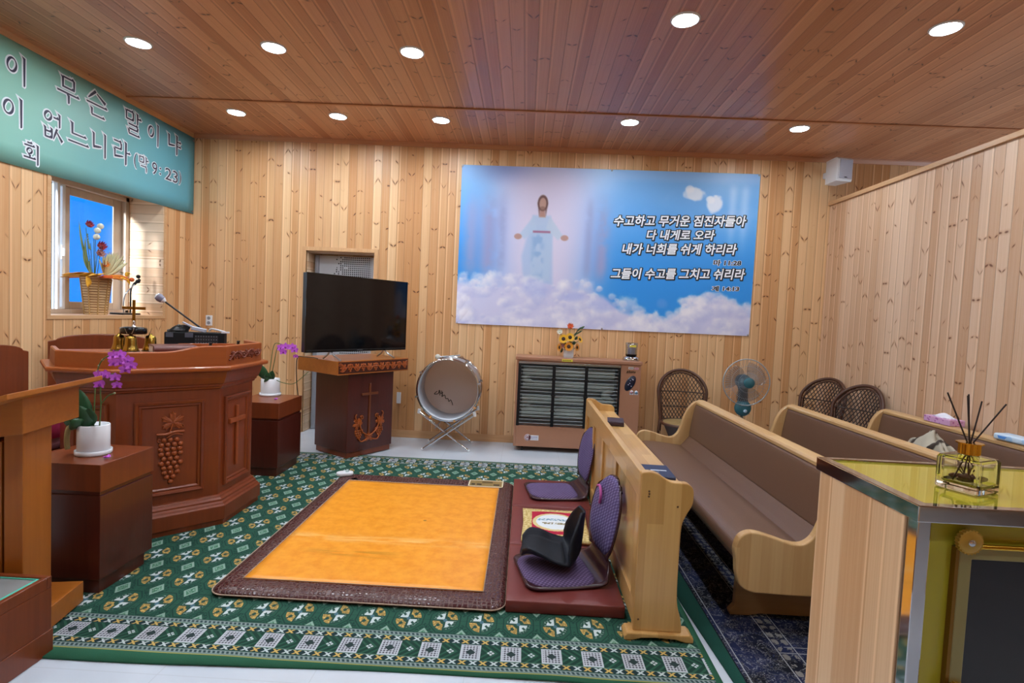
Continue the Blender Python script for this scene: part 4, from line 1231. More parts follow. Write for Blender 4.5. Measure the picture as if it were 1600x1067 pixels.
# ------------------------------------------------------------------ rattan chairs
M['rattan'] = plain('brown rattan', '#4d2d1d', 0.4, var=0.25, scale=60)
M['rattan_d'] = plain('dark rattan weave', '#33201a', 0.5, var=0.3, scale=90)
M['seat_weave'] = plain('straw seat', '#8d7448', 0.7, var=0.3, scale=70)
def make_rattan(label, loc, rz):
    t = thing('rattan_chair', label, 'chair', loc, rz, 'brown rattan chairs along the wall')
    # back plane: (w, h) -> 3D ; leans back and curves round the sitter
    def bp(w, h): return (w, 0.20-1.2*w*w+0.22*(h-0.40), h)
    def halfw(h):
        if h < 0.72: return 0.225+0.03*(h-0.42)/0.3
        k = (h-0.72)/0.235
        return 0.255*math.sqrt(max(0, 1-k*k))
    edge = []
    for i in range(33):
        a = PI*i/32
        w = 0.255*math.cos(a); h = 0.72+0.235*math.sin(a)
        edge.append((w, h))
    full = [(0.235, 0.30), (0.225, 0.42), (0.24, 0.57)]+edge+[(-0.24, 0.57), (-0.225, 0.42), (-0.235, 0.30)]
    build('back_frame', G().tube([bp(w, h) for w, h in full], 0.017, 8), M['rattan'], t)
    inner = [(w*0.9, h-0.028 if h > .72 else h) for w, h in full[1:-1]]
    build('inner_hoop', G().tube([bp(w, h) for w, h in inner], 0.010, 6), M['rattan'], t)
    g = G()
    for sgn in (1, -1):
        for k in range(-20, 21):
            c = k*0.037; pts = []
            for i in range(25):
                h = 0.43+i*0.0215
                w = c+sgn*(h-0.68)*0.62
                if abs(w) <= halfw(h)*0.93 and h < 0.945: pts.append(bp(w, h))
            if len(pts) > 1: g.tube(pts, 0.0046, 4)
    for h in (0.43, 0.56, 0.72):
        g.tube([bp(halfw(h)*s_, h) for s_ in (-.95, -.6, -.3, 0, .3, .6, .95)], 0.006, 5)
    build('woven_back', g, M['rattan_d'], t)
    build('seat', G().lathe([(0.02, 0.432), (0.15, 0.434), (0.215, 0.428), (0.225, 0.41), (0.20, 0.40), (0.02, 0.40)], 28), M['seat_weave'], t)
    build('seat_hoop', G().tube([(0.23*math.cos(a), 0.23*math.sin(a), 0.412) for a in [2*PI*i/28 for i in range(28)]], 0.016, 8, True), M['rattan'], t)
    build('skirt', G().lathe([(0.215, 0.405), (0.18, 0.33), (0.14, 0.24), (0.145, 0.14), (0.19, 0.04), (0.205, 0.012)], 28, caps=False), M['rattan_d'], t)
    build('base_hoop', G().tube([(0.21*math.cos(a), 0.21*math.sin(a), 0.014) for a in [2*PI*i/28 for i in range(28)]], 0.014, 8, True), M['rattan'], t)
    for s_ in (1, -1):
        build('leg', G().tube([bp(s_*0.225, 0.42), (s_*0.24, 0.05, 0.24), (s_*0.25, -0.02, 0.014)] if False else [bp(s_*0.228, 0.44), (s_*0.242, 0.145, 0.22), (s_*0.252, 0.145, 0.012)], 0.015, 8), M['rattan'], t)
    return t
rc = make_rattan('brown rattan chair between the heater and the fan, facing the room', (1.73, 5.72, 0), R(-6))
dup(rc, (2.98, 5.66, 0), R(-66), 'brown rattan chair in the corner of the back wall and the partition')
dup(rc, (2.99, 5.10, 0), R(-70), 'brown rattan chair against the partition, nearest the last pew')

# ------------------------------------------------------------------ standing fan
M['teal'] = plain('teal plastic', '#2f6672', 0.35, var=0.05)
M['teal_d'] = plain('dark teal plastic', '#274c58', 0.4, var=0.05)
fan = thing('standing_fan', 'teal standing fan with a round wire guard in front of the back wall', 'fan', (2.27, 5.58, 0))
build('base', G().lathe([(0.20, 0.0), (0.20, 0.02), (0.17, 0.04), (0.05, 0.055), (0.001, 0.055)], 28), M['teal_d'], fan)
build('pole', G().lathe([(0.016, 0.05), (0.016, 0.60)], 14), M['steel'], fan)
g = G().sph((0, -0.015, 0.635), (0.085, 0.055, 0.085), 18, 12)
cb = build('control_box', g, M['teal'], fan)
g = G().lathe([(0.018, 0), (0.017, 0.012), (0.001, 0.013)], 14, (0.005, -0.066, 0.612), Rx(PI/2))
build('timer_knob', g, plain('pale blue knob', '#a9c6dc', 0.3), cb)
g = G()
for k in range(4): g.obox((-0.03+k*0.02, -0.066, 0.668), (0.012, 0.012, 0.008))
build('button', g, plain('grey keys', '#8fa6ac', 0.4), cb)
g = G(); g.loft([[(-.045, -.03, .68), (.045, -.03, .68), (.045, .03, .68), (-.045, .03, .68)], [(-.04, -.03, .80), (.04, -.03, .80), (.04, .03, .80), (-.04, .03, .80)], [(-.05, .0, .90), (.05, .0, .90), (.05, .06, .90), (-.05, .06, .90)]])
build('neck', g, M['teal_d'], fan, 0.006)
FZ = 0.905; ax_ = Rx(PI/2)
build('motor', G().lathe([(0.001, -0.12), (0.05, -0.115), (0.07, -0.08), (0.075, -0.02), (0.06, 0.03), (0.02, 0.05)], 20, (0, -0.02, FZ), ax_), M['teal_d'], fan)
FR = 0.235
hub = build('hub', G().lathe([(0.052, 0.10), (0.052, 0.122), (0.045, 0.128), (0.001, 0.130)], 22, (0, -0.02, FZ), ax_), M['teal'], fan)
g = G()
def guard(depth, bow, r=0.0013, nw=60):
    for i in range(nw):
        a = 2*PI*i/nw
        g.tube([((rr)*math.cos(a), -0.02-(depth+bow*(1-(rr/FR)**2)), FZ+rr*math.sin(a)) for rr in (0.05, 0.12, 0.18, FR)], r, 3)
guard(0.055, 0.05)
for rr in (0.10, 0.165): g.tube([(rr*math.cos(a), -0.02-(0.055+0.05*(1-(rr/FR)**2)), FZ+rr*math.sin(a)) for a in [2*PI*i/40 for i in range(40)]], 0.0016, 4, True)
build('front_guard', g, plain('grey wire', '#8b96a0', 0.35, 0.4), fan)
g = G(); guard(0.035, -0.06, 0.0013, 40)
build('rear_guard', g, plain('grey wire rear', '#8b96a0', 0.35, 0.4), fan)
build('guard_rim', G().tube([(FR*math.cos(a), -0.065, FZ+FR*math.sin(a)) for a in [2*PI*i/48 for i in range(48)]], 0.006, 6, True), plain('pale wire rim', '#a9b2bb', 0.3, 0.4), fan)
bm_ = pane('smoky blade', (0.84, 0.85, 0.88, 1), 0.12, 0.3)
for k in range(3):
    a0 = 2*PI*k/3+0.5
    def bl(u, v, a0=a0):
        r = 0.03+0.175*v; a = a0+(u-0.5)*(1.35+0.35*math.sin(PI*v))+0.25*v
        return (r*math.cos(a), -0.045+0.035*(u-0.5), FZ+r*math.sin(a))
    build('blade', G().sheet(bl, 10, 8, 0.002), bm_, fan)

# ------------------------------------------------------------------ bass drum on its stand
M['drum_head'] = plain('drum skin', '#a59a98', 0.45, var=0.04, scale=6)
M['drum_shell'] = plain('silver grey drum shell', '#b4bac4', 0.35, 0.2, var=0.04)
DR = 0.325; DC = (-0.785, 5.70, 0.652)
dr = thing('bass_drum', 'silver bass drum lying open to the room on a folding cross stand', 'drum', (-0.785, 5.9, 0.0))
def dp(name, g, mat, bev=0): return at_parent(build(name, g, mat, None, bev), dr)
rx = Rx(-PI/2)
dp('shell', G().lathe([(DR, 0.0), (DR, 0.36), (DR-0.008, 0.36), (DR-0.008, 0.0), (DR, 0.0)], 56, DC, rx, caps=False), M['drum_shell'])
M['drum_head'] = translucent('drum skin', '#cdc3c2')
dp('back_head', G().lathe([(DR-0.006, 0.352), (0.001, 0.352)], 56, DC, rx, caps=False), M['drum_head'])
for y0 in (-0.012, 0.345):
    dp('hoop', G().lathe([(DR-0.004, y0), (DR+0.014, y0), (DR+0.014, y0+0.03), (DR+0.004, y0+0.034), (DR-0.004, y0+0.028), (DR-0.004, y0)], 56, DC, rx, caps=False), M['chrome'])
for k in range(8):
    a = 2*PI*k/8+0.25
    c = (DC[0]+(DR+0.016)*math.cos(a), 0, DC[2]+(DR+0.016)*math.sin(a))
    g = G().tube([(c[0], DC[1]-0.012, c[2]), (c[0], DC[1]+0.37, c[2])], 0.004, 6)
    for yy in (0.085, 0.275): g.obox((c[0], DC[1]+yy, c[2]), (0.026, 0.05, 0.026), Ry(-a))
    g.obox((c[0], DC[1]-0.004, c[2]), (0.03, 0.028, 0.018), Ry(-a))
    dp('lug', g, M['chrome'])
# handwriting-like mark on the far skin
g = G(); yy = DC[1]+0.349
sig = [(-.16, -.03), (-.185, -.055), (-.15, -.05), (-.14, -.02), (-.125, -.05), (-.11, -.035), (-.115, -.075), (-.09, -.06), (-.08, -.09), (-.06, -.09), (-.05, -.115), (-.035, -.10), (-.02, -.125), (-.015, -.145)]
g.tube(smooth_path([(DC[0]+p[0]*1.25+0.03, yy, DC[2]+p[1]*1.3-0.03) for p in sig], 5), 0.004, 4)
for x in (-.15, -.12): g.tube([(DC[0]+x, yy, DC[2]-.06), (DC[0]+x+.015, yy, DC[2]-.115)], 0.004, 4)
dp('signature', g, M['black_plastic'])
st = thing('drum_stand', 'chrome folding cross stand under the bass drum', 'drum stand', (-0.785, 5.9, 0.0))
for i, y in enumerate((5.68, 6.07)):
    for s_ in (1, -1):
        top = (-0.785-s_*0.295, y, 0.405); low = (-0.785+s_*0.245, y, 0.012)
        if i == 0 and s_ == -1: y2 = y+0.02
        lg = at_parent(build('leg', G().tube([(top[0], y+0.016*s_, top[2]), (low[0], y+0.016*s_, low[2])], 0.011, 8), M['chrome']), st)
        tip = build('rubber_tip', G().sph((low[0], y+0.016*s_, 0.014), 0.015, 10, 6), M['white_plastic']); tip.parent = lg
        cr = build('cradle', G().tube([(top[0]-0.006*s_, y+0.016*s_, top[2]-0.015), (top[0], y+0.016*s_, top[2]+0.03)], 0.017, 8), M['white_plastic']); cr.parent = lg
for s_ in (1, -1):
    at_parent(build('crossbar', G().tube([(-0.785+s_*0.12, 5.68, 0.24 if s_ > 0 else 0.24), (-0.785+s_*0.12, 6.07, 0.24)], 0.007, 6), M['steel']), st)
ml = thing('drum_mallet', 'white felt drum mallet resting on top of the bass drum', 'drum mallet', (-0.88, 5.72, 1.0))
g = G().sph((-0.03, 0, 0), (0.030, 0.030, 0.028), 14, 10)
build('head', g, plain('white felt', '#c9c8bd', 0.9, var=0.1), ml)
build('handle', G().tube([(-0.01, 0, 0.0), (0.20, 0.06, 0.022)], 0.007, 6), M['steel'], ml)

# ------------------------------------------------------------------ oil heater
M['heater'] = plain('tan enamel', '#a5765c', 0.38, var=0.03)
HX0, HX1, HY0, HY1 = -0.07, 1.275, 5.845, 6.185
ht = thing('heater', 'large tan cabinet heater with a black wire grille below the blue banner', 'heater', (0.6, 6.0, 0.0))
def hp(name, g, mat, bev=0.0, parent=None):
    o = build(name, g, mat, None, bev)
    if parent: o.parent = parent; return o
    return at_parent(o, ht)
GX0, GX1, GZ0, GZ1 = -0.045, 1.055, 0.285, 0.985
g = G().box(HX0, HX1, HY0+0.20, HY1, 0.055, 1.0).box(HX0, GX0, HY0, HY0+0.20, 0.055, 1.0).box(GX1, HX1, HY0, HY0+0.20, 0.055, 1.0)
g.box(GX0, GX1, HY0, HY0+0.20, 0.055, GZ0).box(GX0, GX1, HY0, HY0+0.20, GZ1, 1.0)
hp('cabinet', g, M['heater'], 0.004)
hp('top_panel', G().box(HX0-0.012, HX1+0.012, HY0-0.015, HY1, 1.0, 1.038), M['heater'], 0.008)
hp('reflector', G().box(GX0, GX1, HY0+0.185, HY0+0.198, GZ0, GZ1), plain('grey reflector', '#8d989c', 0.35, 0.3, var=0.1))
M['tube_pale'] = plain('pale heater tube', '#a9b3aa', 0.45, var=0.12)
for z, r in ((0.42, 0.065), (0.56, 0.05), (0.72, 0.05), (0.87, 0.06)):
    hp('heat_tube', G().tube([(GX0+0.05, HY0+0.11, z), (GX1-0.05, HY0+0.11, z)], r, 12), M['tube_pale'])
for x, za, zb in ((GX0+0.09, .42, .56), (GX1-0.12, .56, .72), (GX0+0.09, .72, .87)):
    hp('tube_bend', G().tube(smooth_path([(x+0.06, HY0+0.10, za), (x-0.02, HY0+0.10, (za+zb)/2), (x+0.06, HY0+0.10, zb)], 6), 0.045, 10), M['tube_pale'])
M['wire'] = plain('dark wire', '#23262b', 0.3, 0.6, var=0.05)
M['wire_l'] = plain('bright wire', '#9aa4a8', 0.3, 0.3, var=0.05)
nw = 36
for k in range(nw):
    z = GZ0+0.012+(GZ1-GZ0-0.024)*k/(nw-1)
    hp('grille_wire', G().tube([(GX0, HY0-0.004, z), (GX1, HY0-0.004, z)], 0.0036, 6), M['wire_l'] if k % 2 else M['wire'])
for x, w in ((GX0+0.012, 0.03), (GX0+0.385, 0.034), (GX0+0.735, 0.034), (GX1-0.010, 0.022)):
    hp('grille_post', G().box(x-w/2, x+w/2, HY0-0.010, HY0+0.004, GZ0, GZ1), M['wire'], 0.002)
hp('grille_top', G().box(GX0, GX1, HY0-0.012, HY0-0.002, GZ1-0.022, GZ1), M['steel'], 0.002)
for z in (0.45, 0.62, 0.80):
    for x in (GX0+0.385, GX0+0.735):
        hp('clip', G().box(x-0.025, x+0.025, HY0-0.013, HY0-0.008, z, z+0.014), M['black_plastic'])
cp = hp('control_panel', G().lathe([(0.001, 0.006), (0.050, 0.006), (0.056, 0.0)], 28, (1.165, HY0, 0.80), Rx(PI/2)), plain('navy control panel', '#1c2133', 0.25))
cp.data.transform(Matrix.Translation((1.165, HY0, 0.80)) @ Matrix.Rotation(R(28), 4, 'Y') @ Matrix.Diagonal((0.85, 1, 1.65, 1)) @ Matrix.Translation((-1.165, -HY0, -0.80)))
g = G()
for dx_, dz_ in ((-.02, -.015), (0.0, .03), (.012, -.03), (-.006, 0), (.022, .045), (.03, .04)): g.sph((1.165+dx_, HY0-0.007, .80+dz_), (0.006, 0.003, 0.005), 8, 5)
hp('button', g, plain('pale buttons', '#aab4d8', 0.35), parent=cp)
def badge(x, z, w, h, colr, name='sticker'):
    return hp(name, G().box(x-w/2, x+w/2, HY0-0.0025, HY0+0.001, z-h/2, z+h/2), plain('sticker '+colr[1:], colr, 0.4))
def dots(x, z, n, w, h, gap, colr, name='sticker_print'):
    g = G()
    for k in range(n): g.box(x+k*gap, x+k*gap+w, HY0-0.0035, HY0-0.002, z-h/2, z+h/2)
    return hp(name, g, plain('print '+colr[1:], colr, 0.5))
g = G().lathe([(0.036, 0), (0.036, 0.002), (0.001, 0.002)], 20, (0.085, HY0, 0.155), Rx(PI/2)).box(0.10, 0.205, HY0-0.002, HY0, 0.127, 0.183)
hp('sticker', g, plain('white sticker', '#d9d9dd', 0.4))
hp('sticker_ring', G().lathe([(0.031, 0.0), (0.031, 0.003), (0.026, 0.003), (0.026, 0.0)], 20, (0.085, HY0-0.001, 0.155), Rx(PI/2), caps=False), plain('maroon print', '#8a3040', 0.5))
g = G().bar((0.072, HY0-0.003, 0.142), (0.078, HY0-0.003, 0.170), 0.002, 0.005).bar((0.078, HY0-0.003, 0.170), (0.085, HY0-0.003, 0.150), 0.002, 0.005).bar((0.085, HY0-0.003, 0.150), (0.092, HY0-0.003, 0.170), 0.002, 0.005).bar((0.092, HY0-0.003, 0.170), (0.098, HY0-0.003, 0.142), 0.002, 0.005)
hp('sticker_mark', g, plain('maroon mark', '#8a3040', 0.5))
dots(0.125, 0.163, 4, 0.013, 0.010, 0.018, '#7f86b8'); dots(0.125, 0.143, 6, 0.009, 0.006, 0.012, '#8f95c0')
badge(1.165, 0.965, 0.055, 0.026, '#cfc9c6'); dots(1.145, 0.965, 4, 0.007, 0.010, 0.011, '#5a5a60')
badge(1.225, 0.962, 0.045, 0.022, '#d8a8b4'); dots(1.21, 0.962, 3, 0.007, 0.009, 0.011, '#a04a60')
g = G()
for k in range(5): g.obox((1.128+k*0.020, HY0-0.002, 0.922+0.003*(k % 2)), (0.014, 0.003, 0.026 if k < 2 else 0.02), Ry(0.25))
hp('nameplate', g, plain('dark gold letters', '#4a3622', 0.35, 0.3))
for x, c_ in ((1.185, '#c98f9a'), (1.235, '#7fa6c9')):
    g = G().lathe([(0.020, 0), (0.020, 0.002), (0.001, 0.002)], 16, (x, HY0, 0.705), Rx(PI/2)).box(x-0.02, x+0.02, HY0-0.002, HY0, 0.678, 0.705)
    hp('sticker', g, plain('pale sticker', '#d0d0da', 0.4))
    hp('sticker_print', G().lathe([(0.012, 0), (0.012, 0.003), (0.001, 0.003)], 14, (x, HY0-0.001, 0.703), Rx(PI/2)), plain('sticker dot '+c_[1:], c_, 0.5))
for x in (0.03, 1.17):
    for y in (HY0+0.06, HY1-0.06):
        g = G().lathe([(0.024, -0.010), (0.026, -0.006), (0.026, 0.006), (0.024, 0.010)], 14, (x, y, 0.026), Ry(PI/2)).box(x-0.02, x+0.02, y-0.02, y+0.02, 0.045, 0.056)
        hp('caster', g, M['black_plastic'])

# sunflower vase on the heater
HT = 1.038
M['leaf'] = plain('dark green leaf', '#2f4a33', 0.5, var=0.2)
M['stem'] = plain('green stem', '#4f6a38', 0.5, var=0.2)
sv = thing('flower_vase', 'white square vase of artificial sunflowers on the heater', 'vase of flowers', (0.495, 6.0, HT))
g = G(); g.loft([[(-.050, -.05, 0), (.050, -.05, 0), (.050, .05, 0), (-.050, .05, 0)], [(-.054, -.054, .02), (.054, -.054, .02), (.054, .054, .02), (-.054, .054, .02)], [(-.050, -.05, .12), (.050, -.05, .12), (.050, .05, .12), (-.050, .05, .12)]])
build('vase', g, plain('grey white ceramic', '#c3c2c4', 0.3, var=0.05), sv, 0.005)
M['petal_y'] = plain('yellow petal', '#e8b322', 0.55, var=0.12)
M['petal_o'] = plain('golden petal', '#dd9120', 0.55, var=0.12)
M['seed'] = plain('dark seed disc', '#3a2212', 0.8, var=0.3, scale=200)
def bloom(parent, c, d, r, pm, cm, n=14, core=0.38, cup=0.15):
    d = Vector(d).normalized(); q = d.to_track_quat('Z', 'Y').to_matrix()
    m = Matrix.Translation(c) @ q.to_4x4()
    g = G(); g.xf = m
    for layer in (0, 1):
        for k in range(n):
            a = 2*PI*(k+0.5*layer)/n; L = r*(1-0.12*layer)
            w = 2.2*r/n*1.25
            ca, sa = math.cos(a), math.sin(a)
            def pf(u, v):
                rad = r*core*0.7+(L-r*core*0.7)*v; ww = w*math.sin(PI*min(1, 0.12+0.86*v))**0.8*(u-0.5)*2*0.55
                return (rad*ca-ww*sa, rad*sa+ww*ca, cup*r*v*v+0.004*layer-0.3*abs(ww))
            g.sheet(pf, 2, 4, 0)
    f = build('flower', g, pm, parent, recalc=False)
    g = G(); g.xf = m
    g.sph((0, 0, 0.004), (r*core, r*core, r*0.16), 14, 6)
    build('flower_centre', g, cm, f)
    return f
for c, d, r, pm in (((-.065, -.06, .205), (-.3, -1, .25), .058, 'petal_y'), ((.005, -.065, .225), (.05, -1, .35), .056, 'petal_y'), ((-.005, -.085, .125), (0, -1, .1), .056, 'petal_o'),
                    ((.115, -.03, .205), (.8, -.6, .5), .050, 'petal_y'), ((.085, -.06, .12), (.9, -.6, .0), .050, 'petal_o'), ((-.10, -.04, .11), (-1, -.5, .0), .052, 'petal_o')):
    bloom(sv, c, d, r, M[pm], M['seed'])
bloom(sv, (.005, -.02, .335), (0, -.8, .6), .042, plain('coral petal', '#d8653a', 0.6), plain('coral heart', '#b04a2a', 0.6), 7, 0.3, 0.8)
bloom(sv, (-.105, -.03, .275), (-.2, -.8, .4), .036, plain('white petal', '#dcdcd0', 0.6), plain('cream heart', '#c8c3a0', 0.6), 8, 0.3, 0.7)
bloom(sv, (-.065, -.05, .13), (-.6, -.8, .1), .034, plain('dusty pink petal', '#a56a62', 0.6), plain('pink heart', '#7a4640', 0.6), 7, 0.3, 0.7)
def leaf(g, a, b, w, droop=0.0, nrm=(0, -1, 0.4)):
    a, b = Vector(a), Vector(b); n = (b-a).cross(Vector(nrm)).normalized()
    up = n.cross(b-a).normalized()
    def lf(u, v):
        ww = w*math.sin(PI*min(1, 0.06+0.94*v))**0.8*(2*u-1)
        return tuple(a.lerp(b, v)+n*ww+up*(droop*math.sin(PI*v)-0.25*abs(ww)))
    g.sheet(lf, 4, 8, 0.0012)
g = G()
for a, b, w in (((.03, 0, .2), (.09, 0, .30), .010), ((.05, 0, .25), (.15, 0, .31), .010), ((.08, 0, .29), (.13, 0, .345), .010), ((.11, 0, .32), (.165, 0, .355), .010), ((-.03, -.03, .15), (-.08, -.05, .16), .02), ((.03, -.04, .15), (.07, -.06, .18), .02), ((0, -.05, .16), (.02, -.07, .19), .02), ((.06, -.02, .2), (.09, -.04, .24), .016), ((-.03, -.05, .14), (-.05, -.075, .10), .016), ((-.07, 0, .10), (-.085, -.03, .05), .015)):
    leaf(g, a, b, w)
build('foliage', g, M['leaf'], sv)
g = G()
for b in ((-.065, -.05, .2), (.005, -.055, .22), (.115, -.02, .2), (.085, -.05, .12), (.005, -.01, .33), (-.105, -.02, .27), (.165, 0, .35), (-.1, -.03, .11)): g.tube([(0, 0, .10), (b[0]*.4, b[1]*.5, b[2]*.7), b], 0.003, 5)
build('stems', g, M['stem'], sv)
M['yellow_tag'] = plain('yellow tag', '#d8c844', 0.5)
def note(label, loc, w, h, marks):
    s = thing('paper_tag', label, 'tag', loc)
    build('paper', G().box(-w/2, w/2, -0.001, 0, -h/2, h/2), M['yellow_tag'], s)
    g = G()
    for k in range(marks): g.box(-w*0.40+k*w*0.8/marks, -w*0.40+k*w*0.8/marks+w*0.45/marks, -0.0016, -0.001, -h*0.22, h*0.22)
    build('marks', g, M['seed'], s)
    return s
note('small yellow paper tag on the heater edge below the sunflower vase', (0.475, HY0-0.0155, 1.017), 0.115, 0.026, 6)

# glass lantern on the heater
ln = thing('lantern', 'silver based glass oil lamp standing at the right end of the heater top', 'lamp', (1.185, 5.98, HT))
build('base', G().lathe([(0.092, 0.0), (0.095, 0.012), (0.088, 0.036), (0.070, 0.042), (0.058, 0.060), (0.001, 0.060)], 28), M['chrome'], ln)
build('collar', G().lathe([(0.060, 0.060), (0.066, 0.064), (0.060, 0.072), (0.001, 0.072)], 24), M['gloss_black'], ln)
build('reservoir', G().lathe([(0.040, 0.072), (0.040, 0.17), (0.034, 0.175), (0.001, 0.175)], 24), plain('grey violet oil', '#8f8a98', 0.3), ln)
build('glass_chimney', G().lathe([(0.062, 0.066), (0.064, 0.13), (0.068, 0.195), (0.0665, 0.196), (0.0625, 0.13), (0.0605, 0.066)], 28, caps=False), pane('lantern glass', (0.86, 0.9, 0.92, 1), 0.16), ln)
g = G()
for k in range(5): g.box(-0.045+k*0.02, -0.033+k*0.02, -0.091, -0.089, 0.014, 0.028)
build('base_print', g, M['black_plastic'], ln)
build('label', G().box(-0.036, 0.036, -0.0705, -0.0685, 0.15, 0.172), M['yellow_tag'], ln)
# ------------------------------------------------------------------ carving helpers (all in a face plane: x right, z up, y outward is negative)
def vine_leaf(g, cx, cz, s, y, rot=0.0, th=0.012):
    pts = []
    for k in range(5):
        a = PI/2+rot+(k-2)*1.08
        for da, rr in ((-0.50, 0.50), (-0.30, 0.86), (-0.16, 0.82), (0.0, 1.0), (0.16, 0.82), (0.30, 0.86), (0.50, 0.50)):
            pts.append((cx+s*rr*math.cos(a-da*-1), cz+s*rr*math.sin(a-da*-1)))
    ctr = (cx, y-th, cz); n = len(pts)
    v = [(p[0], y, p[1]) for p in pts]+[(cx+(p[0]-cx)*0.9, y-th*0.55, cz+(p[1]-cz)*0.9) for p in pts]+[ctr]
    f = [(i, (i+1) % n, n+(i+1) % n, n+i) for i in range(n)]+[(n+i, n+(i+1) % n, 2*n) for i in range(n)]
    g.add(v, f)
    for k in range(5):
        a = PI/2+rot+(k-2)*1.08
        g.tube([(cx, y-th, cz), (cx+s*0.8*math.cos(a), y-th*0.7, cz+s*0.8*math.sin(a))], s*0.03, 4)
def grapes(g, cx, cz, r, rows, y):
    for j, n in enumerate(rows):
        for i in range(n):
            g.sph((cx+(i-(n-1)/2)*r*2.05+(0.25*r if j % 2 else 0), y-r*0.15, cz-j*r*1.75), (r, r*0.9, r*0.98), 10, 7)
def spiral(g, cx, cz, s, y, turn=1, start=0.0, r=0.006):
    pts = [(cx+turn*s*(1-t*0.8)*math.cos(start+t*8.5), y-r, cz+s*(1-t*0.8)*math.sin(start+t*8.5)) for t in [i/28 for i in range(29)]]
    g.tube(pts, [r*(1-0.4*i/28) for i in range(29)], 6)
def raised_frame(name, x0, x1, z0, z1, w, parent, mat, m, steps=None):
    g = G(); g.xf = m
    g.ring(x0, x1, z0, z1, w, 0, 0, steps or [(0, 0.0), (0, -0.012), (0.15, -0.020), (0.45, -0.016), (0.55, -0.008), (0.8, -0.010), (1, -0.002), (1, 0.0)])
    return build(name, g, mat, parent)

# ------------------------------------------------------------------ the pulpit
pu = thing('pulpit', 'large red brown many-sided pulpit with carved grapes and a cross, below the window', 'pulpit', (-2.185, 3.30, 0.009), R(45))
a_, c_, cl_ = 0.278, 0.304, 0.215
body = [(-a_, 0), (a_, 0), (a_+c_, c_), (a_+c_, 0.57), (-a_-cl_, 0.57), (-a_-cl_, cl_)]
build('base', G().stack(body, [(0.050, 0), (0.050, 0.030), (0.062, 0.034), (0.062, 0.125), (0.050, 0.133), (0.046, 0.142), (0.034, 0.150), (0.034, 0.162), (0.020, 0.172), (0.014, 0.185), (0.002, 0.19)]), M['pulpit'], pu, 0.003)
build('body', G().stack(body, [(0, 0.185), (0, 0.92)]), M['pulpit'], pu, 0.002)
build('cornice', G().stack(body, [(0.002, 0.895), (0.012, 0.90), (0.016, 0.912), (0.024, 0.916), (0.026, 0.93), (0.034, 0.934), (0.050, 0.975), (0.060, 1.012), (0.060, 1.022)]), M['pulpit'], pu, 0.002)
build('ledge', G().stack(body, [(0.060, 1.022), (0.090, 1.022), (0.094, 1.032), (0.094, 1.044), (0.086, 1.050), (0.02, 1.050)]), M['pulpit_h'], pu, 0.003)
build('desk_top', G().stack(body, [(0.02, 1.046), (0.02, 1.118)]), M['pulpit_h'], pu)
# rim of the tray: low on the left half, rising in a curve towards the right
inner, outer = offset_poly(body, 0.022), offset_poly(body, 0.050)
order = [4, 5, 0, 1, 2, 3]
def rim_h(d, L):
    x = (d-L[2])/(L[3]-L[2])            # 0..1 along the front face
    if d < 0.06: return 1.06+0.085*math.sin(PI/2*d/0.06)
    k = min(1, max(0, (x-0.42)/0.40)); k = k*k*(3-2*k)
    return 1.145+0.036*k
def along(poly):
    P = [Vector(poly[i]) for i in order]; out = []
    for a, b in zip(P[:-1], P[1:]): out.append((a, b))
    return out
So, Si = along(outer), along(inner)
Ls = [0.0]
for a, b in So: Ls.append(Ls[-1]+(b-a).length)
rings = []
for k, ((a, b), (ia, ib)) in enumerate(zip(So, Si)):
    n = 16
    for i in range(n+(k == 4)):
        t = i/n; o = a.lerp(b, t); q = ia.lerp(ib, t); h = rim_h(Ls[k]+t*(b-a).length, Ls)
        rings.append([(o.x, o.y, 1.048), (o.x, o.y, h-0.006), (o.x*0.8+q.x*0.2, o.y*0.8+q.y*0.2, h), (o.x*0.2+q.x*0.8, o.y*0.2+q.y*0.8, h), (q.x, q.y, h-0.006), (q.x, q.y, 1.048)])
build('rim', G().loft(rings, True, True), M['pulpit_h'], pu)
build('book_rest', G().box(0.10, 0.46, 0.300, 0.316, 1.118, 1.172), M['pulpit_h'], pu, 0.004)
# centre panel and grape carving
fm0 = Matrix()
pn = raised_frame('panel_frame', -0.190, 0.190, 0.245, 0.835, 0.042, pu, M['pulpit'], fm0)
g = G(); vine_leaf(g, 0.012, 0.700, 0.072, -0.001, 0.0, 0.016)
g.tube(smooth_path([(-0.075, -0.010, 0.632), (-0.03, -0.014, 0.628), (0.02, -0.014, 0.640), (0.075, -0.010, 0.638)], 5), 0.009, 7)
g.tube(smooth_path([(-0.02, -0.010, 0.605), (0.02, -0.014, 0.628), (0.065, -0.010, 0.618)], 5), 0.006, 6)
g.tube([(0.01, -0.012, 0.69), (-0.005, -0.012, 0.635)], 0.006, 6)
spiral(g, -0.058, 0.592, 0.020, 0.0, -1, 1.0, 0.004); spiral(g, 0.062, 0.672, 0.018, 0.0, 1, 2.0, 0.004)
build('leaf_carving', g, M['carved'], pn)
g = G(); grapes(g, 0.0, 0.590, 0.0168, (3, 4, 4, 4, 3, 4, 3, 3, 2, 1), 0.0)
build('grape_carving', g, M['carved'], pn)
# right-hand chamfer: cross panel
m2 = Matrix.Translation((a_, 0, 0)) @ Matrix.Rotation(R(45), 4, 'Z')
Lc = c_*math.sqrt(2)
pn2 = raised_frame('panel_frame', 0.055, Lc-0.055, 0.235, 0.835, 0.040, pu, M['pulpit'], m2)
g = G(); g.xf = m2; xm = Lc/2-0.005
g.box(xm-0.014, xm+0.014, -0.014, 0, 0.335, 0.755).box(xm-0.098, xm+0.098, -0.018, 0, 0.640, 0.672)
build('cross', g, M['carved'], pn2, 0.003)
